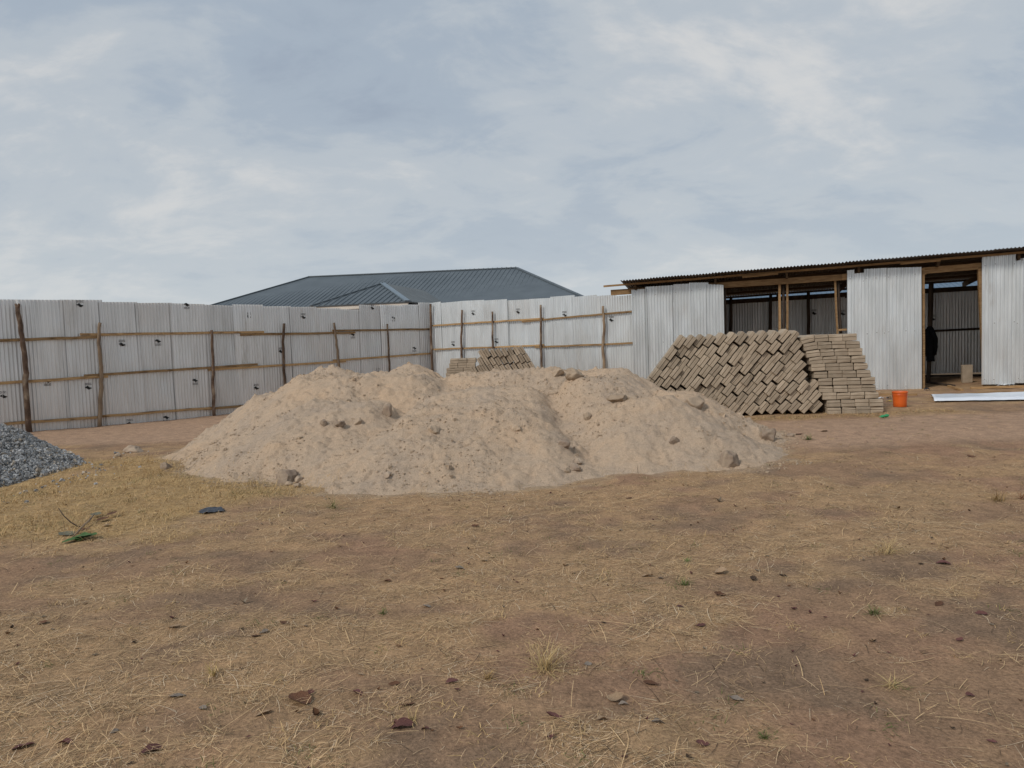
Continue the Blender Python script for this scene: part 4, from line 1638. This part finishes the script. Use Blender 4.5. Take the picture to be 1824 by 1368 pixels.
# swathes of straw lying together, and single long stalks
for (n_cl, per, y0, y1, spread, lmed, wmul, gain) in ((420, 26, 2.4, 6.5, 0.085, 0.075, 0.8, 0.6), (260, 20, 6.5, 11.0, 0.13, 0.10, 1.2, 0.5), (260, 1, 2.4, 7.5, 0.0, 0.17, 1.3, 0.5)):
    cx0, cy0 = sample_wedge(n_cl, y0, y1, 0.9)
    st, bare = straw_amount(cx0, cy0)
    ok = (S(cx0, cy0, False) < -0.03) & (gravel_h(cx0, cy0) < 0) & (RNG.random(n_cl) < 0.12 + st) & (bare < 0.5)
    cx0, cy0 = cx0[ok], cy0[ok]
    n = len(cx0) * per
    dir0 = RNG.uniform(0, 6.28, len(cx0))
    az = np.repeat(dir0, per) + RNG.normal(0, gain, n) + np.pi * (RNG.random(n) < 0.5)
    el = RNG.normal(0, spread, n) * 1.6
    x = np.repeat(cx0, per) + np.cos(np.repeat(dir0, per)) * el + RNG.normal(0, spread * 0.4, n)
    y = np.repeat(cy0, per) + np.sin(np.repeat(dir0, per)) * el + RNG.normal(0, spread * 0.4, n)
    L_ = np.clip(RNG.lognormal(math.log(lmed), 0.45, n), 0.03, 0.42)
    tilt = np.abs(RNG.normal(0, 0.10, n))
    width = RNG.uniform(0.0016, 0.0034, n) * wmul
    bend = np.stack([RNG.normal(0, 0.06, n), -tilt * 0.6], -1)
    c0 = np.array([(0.78, 0.545, 0.300)]) * RNG.uniform(0.5, 1.12, (n, 1))
    v_, q_, c_ = ribbons(np.stack([x, y, G(x, y) + RNG.uniform(0.003, 0.022, n)], -1), L_, az, tilt, width, bend, c0, 3, 0.7)
    VV.append(v_)
    QQ.append(q_ + off)
    CC.append(c_)
    off += len(v_)
sme = quick_mesh('straw_litter', np.concatenate(VV), np.concatenate(QQ), M['straw'], False, np.concatenate(CC))
so = bpy.data.objects.new('straw_litter', sme)
COL.objects.link(so)
tag(so, 'loose bleached straw strewn over the bare earth', 'straw', kind='stuff')

# the yellow standing grass at the left, and a thin line of it before the block piles
VV, QQ, CC = [], [], []
off = 0
n_t = 4200
tx = RNG.uniform(-9.5, -1.2, n_t)
ty = RNG.uniform(5.0, 13.0, n_t)
ok = (RNG.random(n_t) < yellow_patch(tx, ty) * (0.25 + 1.1 * sm((fbm(tx * 2.2, ty * 2.2, 121, 3) - 0.42) / 0.2))) & (S(tx, ty, False) < 0.03) & (gravel_h(tx, ty) < 0.02)
tx, ty = tx[ok], ty[ok]
n_b = 240
bx2, by2 = RNG.uniform(2.6, 7.6, n_b), RNG.normal(12.25, 0.14, n_b)
n_s = 420
sx2, sy2 = sample_wedge(n_s, 2.6, 11.5, 0.5)
ok = (S(sx2, sy2, False) < 0) & (gravel_h(sx2, sy2) < 0)
sx2, sy2 = sx2[ok], sy2[ok]
for (x, y, hmed, nb, spread, gmix) in ((tx, ty, 0.060, 40, 0.11, 0.05), (bx2, by2, 0.05, 16, 0.06, 0.12), (sx2, sy2, 0.030, 16, 0.035, 0.45)):
    n = len(x) * nb
    X = np.repeat(x, nb) + RNG.normal(0, spread, n)
    Y = np.repeat(y, nb) + RNG.normal(0, spread, n)
    L_ = np.clip(RNG.lognormal(math.log(hmed), 0.4, n), 0.01, 0.22)
    az = RNG.uniform(0, 6.28, n)
    tilt = RNG.uniform(0.05, 1.0, n) ** 1.4
    bend = np.stack([RNG.normal(0, 0.15, n), -RNG.uniform(0.05, 0.5, n)], -1)
    width = RNG.uniform(0.003, 0.0055, n)
    base = np.array([(0.60, 0.41, 0.195)]) * RNG.uniform(0.6, 1.2, (n, 1))
    grn = np.repeat(RNG.random(len(x)) < gmix, nb)
    base[grn] = np.array([0.15, 0.155, 0.055]) * RNG.uniform(0.7, 1.2, (grn.sum(), 1))
    v_, q_, c_ = ribbons(np.stack([X, Y, G(X, Y)], -1), L_, az, tilt, width, bend, base, 3, 0.2, 0.0)
    VV.append(v_)
    QQ.append(q_ + off)
    CC.append(c_)
    off += len(v_)
gme = quick_mesh('dry_grass', np.concatenate(VV), np.concatenate(QQ), M['grass'], False, np.concatenate(CC))
go = bpy.data.objects.new('dry_grass', gme)
COL.objects.link(go)
tag(go, 'short yellow dead grass growing between the gravel and the sand', 'grass', kind='stuff')


def tuft(px, py, wpx, hpx, n, label, col, seed, up=0.9):
    p = hit(px, py, False)
    dist = (p - CAM) @ _F
    w, h = wpx * dist / FPX, hpx * dist / FPX
    r = np.random.default_rng(seed)
    X = p[0] + r.normal(0, w * 0.10, n)
    Y = p[1] + r.normal(0, w * 0.10, n)
    az = r.uniform(0, 6.28, n)
    tilt = r.uniform(0.15, up * 1.5, n)
    L_ = h * r.uniform(0.5, 1.15, n) + 0.5 * w * np.cos(tilt) * r.uniform(0.3, 1, n)
    bend = np.stack([r.normal(0, 0.08, n), -r.uniform(0.02, 0.25, n)], -1)
    c = np.array([col]) * r.uniform(0.7, 1.2, (n, 1))
    v_, q_, c_ = ribbons(np.stack([X, Y, G(X, Y)], -1), L_, az, tilt, r.uniform(0.0018, 0.0036, n) * (1 + dist / 12), bend, c, 4, 0.25, 0.0)
    me = quick_mesh('grass_tuft', v_ - p, q_, M['grass'], False, c_)
    o = bpy.data.objects.new('grass_tuft', me)
    COL.objects.link(o)
    o.location = p
    tag(o, label, 'grass tuft')


GOLD, GREEN, TAN = (0.50, 0.36, 0.17), (0.12, 0.15, 0.045), (0.34, 0.22, 0.09)
tuft(972, 1192, 84, 48, 90, 'splayed golden grass tuft in the middle foreground', GOLD, 1)
tuft(1776, 892, 46, 24, 60, 'brownish grass tuft by the right edge', TAN, 2)
tuft(594, 905, 44, 22, 46, 'green-stemmed tuft before the left foot of the sand', (0.17, 0.17, 0.06), 3)
tuft(1556, 1094, 34, 14, 50, 'small green tuft on bare earth in the right foreground', GREEN, 4)
tuft(1440, 783, 30, 9, 50, 'low green weed on the bare earth right of the boulder', GREEN, 5)
tuft(1218, 1043, 34, 11, 50, 'flat green tuft right of the middle foreground', GREEN, 6)
tuft(1225, 1001, 14, 8, 26, 'tiny bright green sprout in the centre right', (0.07, 0.22, 0.04), 7)
tuft(1580, 985, 90, 32, 60, 'sprawling straw-coloured tuft with one tall stem at right', GOLD, 8, 0.5)
tuft(683, 1094, 22, 11, 34, 'small green tuft left of the middle foreground', GREEN, 9)
tuft(737, 1283, 40, 22, 26, 'star-shaped straw tuft near the bottom centre', GOLD, 10)
tuft(1840 - 20, 890, 24, 14, 30, 'reddish dry tuft cut by the right edge', (0.20, 0.085, 0.04), 11)
tuft(870, 1210, 40, 14, 34, 'thin dry tuft left of the splayed golden one', TAN, 12)
tuft(1362, 1316, 24, 10, 30, 'dark green tuft near the bottom right of centre', GREEN, 13)
tuft(1590, 1225, 54, 26, 34, 'pale straw tuft on trampled ground at lower right', GOLD, 14, 0.5)
tuft(380, 1205, 34, 22, 24, 'yellow tuft with a green base at lower left', (0.42, 0.30, 0.11), 15)


def leaf_mesh(seed):
    r = random.Random(seed)
    vs, fs = [], []
    nl, curl, cup = 9, r.uniform(-0.6, 1.8), r.uniform(0.2, 1.5)
    twist = r.uniform(-0.5, 0.5)
    for i in range(nl):
        t = i / (nl - 1)
        wdt = 0.30 * math.sin(math.pi * (0.06 + 0.90 * t)) ** 0.8 * (1.1 - 0.3 * t)
        zc = 0.10 * curl * (t - 0.5) ** 2 * 4
        for j in (-1, -0.5, 0, 0.5, 1):
            y = j * wdt * (1 + r.uniform(-.16, .14) * abs(j))
            z = zc + cup * y * y * 1.6 + twist * (t - 0.5) * y * 0.6 + r.uniform(-.025, .025)
            vs.append((t - 0.5, y, z))
    for i in range(nl - 1):
        for j in range(4):
            a = i * 5 + j
            fs.append((a, a + 1, a + 6, a + 5))
    zmin = min(v[2] for v in vs)
    vs = [(x, y, z - zmin) for x, y, z in vs]
    return vs, fs


LEAFV = {}
for mt in ('red_leaf', 'rust_leaf', 'tan_leaf', 'grey_dry_leaf'):
    for k in range(4):
        vs, fs = leaf_mesh(hash((mt, k)) % 997 if False else len(mt) * 31 + k * 7)
        me = bpy.data.meshes.new('dry_leaf')
        me.from_pydata(vs, [], fs)
        me.polygons.foreach_set('use_smooth', [True] * len(me.polygons))
        me.materials.append(M[mt])
        LEAFV[(mt, k)] = me


def leaf(px, py, wpx, mt, label, seed, group=None):
    p = hit(px, py, False)
    dist = (p - CAM) @ _F
    L_ = wpx * dist / FPX * 1.05
    r = random.Random(seed)
    o = bpy.data.objects.new('dry_leaf', LEAFV[(mt, seed % 4)])
    COL.objects.link(o)
    o.location = (p[0], p[1], float(G(p[0], p[1])) + 0.004)
    o.rotation_euler = (r.uniform(-.3, .3), r.uniform(-.25, .25), r.uniform(-0.6, 0.6) + (math.pi if r.random() < .5 else 0))
    o.scale = (L_, L_ * r.uniform(0.9, 1.3), L_ * r.uniform(0.7, 1.3))
    tag(o, label, 'leaf', group)


LEAVES = [
    (533, 1250, 48, 'rust_leaf', 'long rust-brown leaf in the lower left foreground'),
    (716, 1297, 40, 'red_leaf', 'broad purple-red leaf above the bottom edge left of centre'),
    (725, 1257, 26, 'rust_leaf', 'upright reddish-brown leaf above the broad purple one'),
    (636, 1237, 24, 'red_leaf', 'maroon leaf between the rust leaf and the upright one'),
    (550, 1237, 18, 'red_leaf', 'small purple leaf just above the long rust leaf'),
    (703, 1220, 20, 'rust_leaf', 'curled dark brown leaf left of the lower centre'),
    (643, 1203, 13, 'tan_leaf', 'small pale tan leaf standing in straw at lower left'),
    (805, 1217, 22, 'red_leaf', 'purple leaf left of the splayed golden tuft'),
    (987, 1279, 30, 'red_leaf', 'slim maroon leaf below the splayed golden tuft'),
    (758, 1302, 16, 'red_leaf', 'small dark purple leaf right of the broad purple one'),
    (507, 1111, 18, 'rust_leaf', 'dark red leaf on trampled straw left of centre'),
    (760, 1082, 15, 'grey_dry_leaf', 'dark curled leaf near the centre of the ground'),
    (690, 1036, 14, 'rust_leaf', 'small brown leaf standing left of centre'),
    (820, 1014, 18, 'grey_dry_leaf', 'dark flat leaf below the sand in the centre'),
    (545, 1117, 10, 'grey_dry_leaf', 'tiny grey leaf right of the dark red one'),
    (1160, 1221, 28, 'rust_leaf', 'dark brown curled leaf right of the lower centre'),
    (1096, 1247, 32, 'tan_leaf', 'long pale dry husk right of the lower centre'),
    (1110, 1256, 16, 'grey_dry_leaf', 'torn whitish scrap of leaf beside the pale husk'),
    (1310, 1250, 26, 'grey_dry_leaf', 'narrow grey leaf lying alone right of the lower centre'),
    (1073, 1283, 20, 'tan_leaf', 'tan leaf above the bottom edge right of centre'),
    (1247, 1117, 18, 'red_leaf', 'purple-brown leaf on reddish earth right of centre'),
    (1282, 1060, 20, 'rust_leaf', 'brown leaf casting a dark gap right of centre'),
    (1153, 1028, 20, 'tan_leaf', 'pale oval leaf in the middle right'),
    (1176, 1031, 10, 'grey_dry_leaf', 'tiny white scrap right of the pale oval leaf'),
    (1283, 1022, 26, 'tan_leaf', 'long tan leaf in the middle right'),
    (1210, 1082, 13, 'red_leaf', 'small purple leaf left of the brown one right of centre'),
    (1047, 1185, 14, 'grey_dry_leaf', 'light grey crumpled leaf right of the golden tuft'),
    (1728, 1240, 15, 'red_leaf', 'small round crimson leaf at lower right'),
    (1251, 1330, 22, 'red_leaf', 'dull red leaf by the bottom edge right of centre'),
    (1172, 1290, 22, 'grey_dry_leaf', 'grey curled leaf near the bottom right of centre'),
    (470, 1273, 27, 'tan_leaf', 'pale flat leaf in the lower left'),
    (362, 1263, 16, 'grey_dry_leaf', 'blue-grey leaf left of the pale flat one'),
    (315, 1242, 28, 'grey_dry_leaf', 'whitish leaf pair in straw at lower left'),
    (270, 1341, 38, 'red_leaf', 'wide maroon leaf by the bottom edge at left'),
    (40, 1332, 34, 'red_leaf', 'maroon leaf in the bottom left corner'),
    (118, 1328, 26, 'red_leaf', 'purple leaf right of the bottom left corner'),
    (203, 1305, 14, 'grey_dry_leaf', 'small pale grey leaf at lower left'),
    (75, 1112, 20, 'rust_leaf', 'dark brown lump of leaf at the left side'),
    (457, 1134, 18, 'rust_leaf', 'brown leaf in trampled straw at left'),
    (470, 1128, 16, 'grey_dry_leaf', 'grey leaf touching the brown one at left'),
    (313, 1118, 24, 'tan_leaf', 'pale tan leaf on dark earth at left'),
    (1680, 1005, 22, 'red_leaf', 'purple-grey leaf in the right middle ground'),
    (1748, 1095, 18, 'red_leaf', 'purple leaf by the right side'),
    (1672, 1078, 20, 'rust_leaf', 'dark leaf with an orange tip at right'),
    (1710, 1142, 14, 'red_leaf', 'plum-coloured leaf in straw at right'),
    (1598, 906, 14, 'tan_leaf', 'small tan leaf right of the sand'),
    (1120, 888, 12, 'rust_leaf', 'small dark brown leaf standing below the right slope'),
    (846, 938, 14, 'rust_leaf', 'brown leaf below the middle of the sand'),
    (862, 1000, 12, 'grey_dry_leaf', 'little grey leaf in the centre'),
    (1424, 774, 14, 'rust_leaf', 'dark scrap on bare earth before the block piles'),
    (1730, 814, 14, 'rust_leaf', 'red-brown scrap on the bare track at right'),
    (1468, 769, 12, 'grey_dry_leaf', 'dark chip on the bare track before the squared stack'),
]
for i, (px, py, w, mt, lab) in enumerate(LEAVES):
    leaf(px, py, w, mt, lab, 300 + i)

# small crumbled leaves: uncountable litter
n_l = 500
x, y = sample_wedge(n_l, 2.4, 8.5, 0.8)
ok = S(x, y, False) < -0.02
x, y = x[ok], y[ok]
n_l = len(x)
lv, lf = leaf_mesh(5)
lv = np.array(lv)
an = RNG.uniform(0, 6.28, n_l)
s_ = RNG.lognormal(math.log(0.022), 0.35, n_l)
ca_, sa_ = np.cos(an)[:, None], np.sin(an)[:, None]
tiltx = RNG.normal(0, 0.5, (n_l, 1))
P = lv[None] * s_[:, None, None]
Z = P[..., 2] + np.abs(P[..., 0] * tiltx)
P = np.stack([P[..., 0] * ca_ - P[..., 1] * sa_, P[..., 0] * sa_ + P[..., 1] * ca_, Z], -1)
P += np.stack([x, y, G(x, y) + 0.003], -1)[:, None]
pal = np.array([(0.12, 0.055, 0.05), (0.13, 0.065, 0.035), (0.30, 0.20, 0.12), (0.19, 0.155, 0.115), (0.06, 0.042, 0.03)])
cl = pal[RNG.choice(5, n_l, p=[.22, .18, .25, .15, .2])] * RNG.uniform(.7, 1.2, (n_l, 1))
lm = quick_mesh('leaf_litter', P.reshape(-1, 3), (np.arange(n_l)[:, None, None] * len(lv) + np.array(lf)[None]).reshape(-1, 4), M['straw'], True, np.repeat(cl, len(lv), 0))
lo = bpy.data.objects.new('leaf_litter', lm)
COL.objects.link(lo)
tag(lo, 'crumbled small dead leaves scattered on the ground', 'leaf litter', kind='stuff')

# ------------------------------------------------------------------ the broken branch with green leaves
p = hit(148, 938, False)
br = tag(empty('broken_branch', p), 'broken branch with a few green leaves lying at the left', 'branch')


def gp(px, py, up=0.0):
    q = hit(px, py, False)
    return q + np.array([0, 0, up])


def spx(px, py, Y):
    return at(px, py, Y)


Yb = p[1]
m = MB()
m.tube([at(104, 905, Yb + 0.1), at(113, 918, Yb + 0.05), at(126, 930, Yb), at(139, 938, Yb), gp(150, 939, 0.01)], [0.004, 0.005, 0.006, 0.007, 0.007], 7, 0.1)
m.obj('stem', M['pole_dark'], br, True)
m = MB()
m.tube([gp(168, 927, 0.06), gp(160, 934, 0.04), gp(150, 941, 0.03), gp(140, 950, 0.02), gp(130, 958, 0.01)], [0.008, 0.010, 0.010, 0.008, 0.006], 7, 0.12)
m.obj('stem', M['pole'], br, True)


def branch_leaf(px, py, L_, W_, az, mt, seed, up=0.02):
    q = gp(px, py, up)
    vs, fs = leaf_mesh(seed)
    ca, sa = math.cos(az), math.sin(az)
    vs = [(q[0] + (x * L_) * ca - (y * W_ * 1.6) * sa, q[1] + (x * L_) * sa + (y * W_ * 1.6) * ca, q[2] + z * L_ * 0.5 + 0.12 * L_ * (x + 0.5)) for x, y, z in vs]
    build('leaf', vs, fs, M[mt], br, True)


branch_leaf(147, 961, 0.15, 0.17, 0.25, 'green_leaf', 1, 0.02)
branch_leaf(160, 961, 0.14, 0.17, -0.15, 'green_leaf', 2, 0.02)
branch_leaf(130, 966, 0.17, 0.11, 0.5, 'green_leaf', 3, 0.01)
branch_leaf(140, 964, 0.10, 0.09, 2.2, 'green_leaf', 8, 0.015)
branch_leaf(118, 954, 0.15, 0.15, 3.0, 'grey_leaf', 4, 0.01)
branch_leaf(183, 930, 0.12, 0.10, 0.8, 'rust_leaf', 5, 0.02)
branch_leaf(172, 922, 0.10, 0.12, 1.6, 'grey_leaf', 6, 0.03)
branch_leaf(200, 922, 0.11, 0.09, 1.2, 'rust_leaf', 7, 0.04)
branch_leaf(190, 938, 0.10, 0.09, -0.6, 'tan_leaf', 9, 0.01)
branch_leaf(150, 944, 0.10, 0.09, 0.6, 'red_leaf', 10, 0.0)

# black plastic scrap


def scrap(name, px0, px1, py, ratio, mt, label, cat, seed, hgt=0.02):
    a, b = hit(px0, py, False), hit(px1, py, False)
    c = (a + b) / 2
    L_ = np.linalg.norm(b - a)
    n, k = 14, 7
    vs = []
    for i in range(k):
        for j in range(n):
            u, v = j / (n - 1) - 0.5, i / (k - 1) - 0.5
            edge = 1 - 0.35 * float(vn(np.array(j * 0.6 + seed), np.array(i * 0.7), seed))
            x = c[0] + u * L_ * edge
            y = c[1] + v * L_ * ratio * edge * (1 - (2 * u) ** 4 * 0.6)
            z = float(G(x, y)) + 0.004 + hgt * float(fbm(np.array(j * 0.55), np.array(i * 0.9), seed, 3)) * (1.3 - abs(2 * u) * 0.6)
            vs.append((x, y, z))
    fs = [(i * n + j, i * n + j + 1, (i + 1) * n + j + 1, (i + 1) * n + j) for i in range(k - 1) for j in range(n - 1)]
    o = build(name, vs, fs, M[mt], None, True)
    tag(o, label, cat)
    return o


scrap('plastic_scrap', 352, 403, 912, 0.75, 'dark_plastic', 'crumpled black plastic scrap on the straw left of centre', 'plastic scrap', 7, 0.028)
scrap('plastic_bag', 1770, 1812, 688, 0.5, 'white_plastic', 'crumpled white plastic bag under the right shed panel', 'plastic bag', 9, 0.06)
scrap('wrapper', 1564, 1575, 711, 1.0, 'white_plastic', 'small white wrapper left of the orange bucket', 'wrapper', 12, 0.05)
scrap('plastic_scrap', 1578, 1589, 710, 1.0, 'dark_plastic', 'dark scrap between the white wrapper and the bucket', 'plastic scrap', 13, 0.05)
scrap('plastic_scrap', 1577, 1592, 716, 0.5, 'yellow', 'yellow plastic strip left of the orange bucket', 'plastic scrap', 14, 0.03)
scrap('plastic_scrap', 1645, 1657, 696, 0.8, 'dark_plastic', 'black scrap at the left foot of the doorway', 'plastic scrap', 15, 0.08)

# ------------------------------------------------------------------ bucket
q = hit(1603, 724.5, False)
bd_ = (q - CAM) @ _F
sc_ = bd_ / FPX
R1, R0, HB = 12.6 * sc_, 10.9 * sc_, 27.5 * sc_
bk = tag(empty('bucket', q), 'orange plastic bucket with its lid on beside the squared block stack', 'bucket')
m = MB()
m.lathe([(0.0, 0.002), (R0 * .96, 0.002), (R0, 0.008), (R0 * 1.01, HB * 0.3), (R1 * 0.945, HB * 0.76), (R1 * 0.945, HB * 0.94), (0, HB * 0.94)], q)
m.obj('body', M['orange'], bk, True)
m = MB()
for (z0_, z1_) in ((0.735, 0.765), (0.80, 0.825)):
    m.lathe([(R1 * 0.93, HB * z0_), (R1 * 0.985, HB * z0_), (R1 * 0.985, HB * z1_), (R1 * 0.93, HB * z1_)], q)
m.obj('rib', M['orange'], bk)
m = MB()
m.lathe([(R1 * 0.94, HB * 0.885), (R1 * 1.02, HB * 0.89), (R1 * 1.03, HB * 0.97), (R1 * 0.99, HB * 1.0), (R1 * 0.93, HB * 0.995), (R1 * 0.90, HB * 0.965), (0, HB * 0.965)], q)
m.obj('lid', M['orange'], bk)
m = MB()
hp = []
for i in range(15):
    a = math.pi * i / 14
    hp.append((q[0] + math.cos(a) * R1 * 1.03, q[1] + R1 * 0.1 + math.sin(a) * R1 * 0.9 * 0.55, q[2] + HB * 0.80 - math.sin(a) * HB * 0.55 * 0.7))
m.tube(hp, [0.003] * 15, 6)
m.obj('handle', M['wire'], bk, True)

# ------------------------------------------------------------------ green bottle, crushed
q = hit(1575, 745, False)
L_ = 19 * ((q - CAM) @ _F) / FPX
bt = tag(empty('plastic_bottle', q), 'crushed green plastic bottle on the edge of the bare track', 'bottle')
m = MB()
n, k = 16, 13
vs, fs = [], []
dirx = Vector((0.93, 0.36, 0.0)).normalized()
sid = Vector((-0.36, 0.93, 0)).normalized()
prof = [0.12, 0.55, 0.78, 0.72, 0.95, 0.80, 0.55, 0.80, 1.0, 0.86, 1.0, 0.92, 0.55]
for i in range(k):
    t = i / (k - 1)
    for j in range(n):
        a = 2 * math.pi * j / n
        r = L_ * 0.19 * prof[i] * (1 + 0.16 * math.sin(3 * a + i * 1.7))
        c = Vector(q) + dirx * (L_ * (t - 0.5)) + Vector((0, 0, L_ * 0.17 + L_ * 0.07 * t))
        vs.append(c + sid * (math.cos(a) * r) + Vector((0, 0, math.sin(a) * r * 0.8)))
for i in range(k - 1):
    for j in range(n):
        j2 = (j + 1) % n
        fs.append((i * n + j, i * n + j2, (i + 1) * n + j2, (i + 1) * n + j))
fs.append(tuple(range((k - 1) * n, k * n)))
m.add(vs, fs)
m.obj('body', M['green_plastic'], bt, True)
m = MB()
c = Vector(q) - dirx * (L_ * 0.5) + Vector((0, 0, L_ * 0.17))
m.tube([c - dirx * L_ * 0.07, c + dirx * L_ * 0.02], [L_ * 0.055, L_ * 0.055], 12)
m.obj('cap', M['green_plastic'], bt, True)

# ------------------------------------------------------------------ timber and sheet lying before the shed


def lying(name, p0, p1, w, h, mt, label, lift=0.0, cat='plank'):
    a, b = hit(*p0, False), hit(*p1, False)
    m = MB()
    a[2] += h / 2 + lift
    b[2] += h / 2 + lift
    m.beam(a, b, w, h, seg=6, wob=0.004)
    o = m.obj(name, M[mt], None)
    tag(o, label, cat)


lying('timber_plank', (1728, 693), (1840, 690), 0.10, 0.05, 'timber', 'thick plank end lying before the right shed panel')
lying('timber_plank', (1683, 704.5), (1800, 699), 0.05, 0.035, 'timber', 'thin lath lying just behind the white sheet')
lying('timber_plank', (1690, 690), (1713, 696.5), 0.07, 0.05, 'timber', 'short pale offcut lying in the doorway')
lying('timber_pole', (1653, 683), (1700, 689), 0.06, 0.05, 'pole_dark', 'dark pole lying across the doorway floor', cat='pole')
lying('timber_plank', (1560, 704.5), (1634, 704.5), 0.05, 0.045, 'timber', 'long lath lying behind the orange bucket')

c00, c10 = hit(1664, 717.5, False), hit(1845, 714, False)
c01, c11 = hit(1657, 708, False), hit(1845, 703.5, False)
n, k = 40, 9
vs = []
for i in range(k):
    f = i / (k - 1)
    for j in range(n):
        t = j / (n - 1) * 1.25
        a = c00 + (c10 - c00) * t
        b = c01 + (c11 - c01) * t
        p = a + (b - a) * f
        z = float(G(p[0], p[1])) + 0.03 + 0.055 * math.sin(f * math.pi) ** 0.7 + 0.018 * math.sin(f * 12) + 0.010 * float(vn(np.array(t * 6), np.array(f * 3), 9))
        vs.append((p[0], p[1], z))
fs = [(i * n + j, i * n + j + 1, (i + 1) * n + j + 1, (i + 1) * n + j) for i in range(k - 1) for j in range(n - 1)]
o = build('roofing_sheet', vs, fs, M['white_sheet'], None, True)
md = o.modifiers.new('thickness', 'SOLIDIFY')
md.thickness = 0.006
tag(o, 'long white coated metal sheet lying on the ground before the doorway', 'sheet')

# ------------------------------------------------------------------ jacket hung on the inner post
vj = 1.7
top = sp(1655, 581, vj)
bot = sp(1659, 643, vj)
Hj = top[2] - bot[2]
jk = tag(empty('jacket', (top[0], top[1], bot[2])), 'black jacket hanging on a pole inside the shed doorway', 'jacket')
shed_post(1657.5, 503, 1653, vj + 0.06, 0.085, 0.05, 'pole_dark', rnd=True, name='inner_post')
sc_ = ((top - CAM) @ _F) / FPX
prof = [(0.00, 2.0, 0.0), (0.04, 4.5, 0.3), (0.10, 6.5, 0.3), (0.20, 8.5, 0.5), (0.35, 10.5, 1.0), (0.50, 11.0, 1.4), (0.62, 10.0, 1.6), (0.75, 8.0, 1.4), (0.88, 6.8, 1.6), (1.0, 6.4, 1.8)]
n = 22
vs, fs = [], []
for (t, hw, dx) in prof:
    for j in range(n):
        a = 2 * math.pi * j / n
        fold = 1 + 0.13 * math.sin(5 * a + t * 6) + 0.06 * math.sin(9 * a - t * 11)
        r = hw * sc_ * fold
        x = dx * sc_ + math.cos(a) * r
        v = math.sin(a) * r * 0.45
        zz = top[2] - Hj * t + (0.02 * math.sin(3 * a) if t > 0.95 else 0)
        vs.append(np.array([*(top[:2] + SU * x + SV * (v - 0.05)), zz]))
for i in range(len(prof) - 1):
    for j in range(n):
        j2 = (j + 1) % n
        fs.append((i * n + j, i * n + j2, (i + 1) * n + j2, (i + 1) * n + j))
fs.append(tuple(range(n)))
fs.append(tuple(range(len(prof) * n - 1, (len(prof) - 1) * n - 1, -1)))
build('body', vs, fs, M['black_cloth'], jk, True)
m = MB()
pts = [sp(1652, 588, vj - 0.1), sp(1649, 598, vj - 0.14), sp(1647.5, 608, vj - 0.14), sp(1648, 615, vj - 0.13)]
m.tube(pts, [0.05, 0.05, 0.042, 0.036], 10, 0.08)
m.obj('sleeve', M['black_cloth'], jk, True)
m = MB()
pts = [sp(1658, 588, vj - 0.1), sp(1665, 602, vj - 0.12), sp(1667, 618, vj - 0.12), sp(1665, 632, vj - 0.1)]
m.tube(pts, [0.05, 0.055, 0.05, 0.04], 10, 0.08)
m.obj('sleeve', M['black_cloth'], jk, True)

bpy.context.view_layer.update()
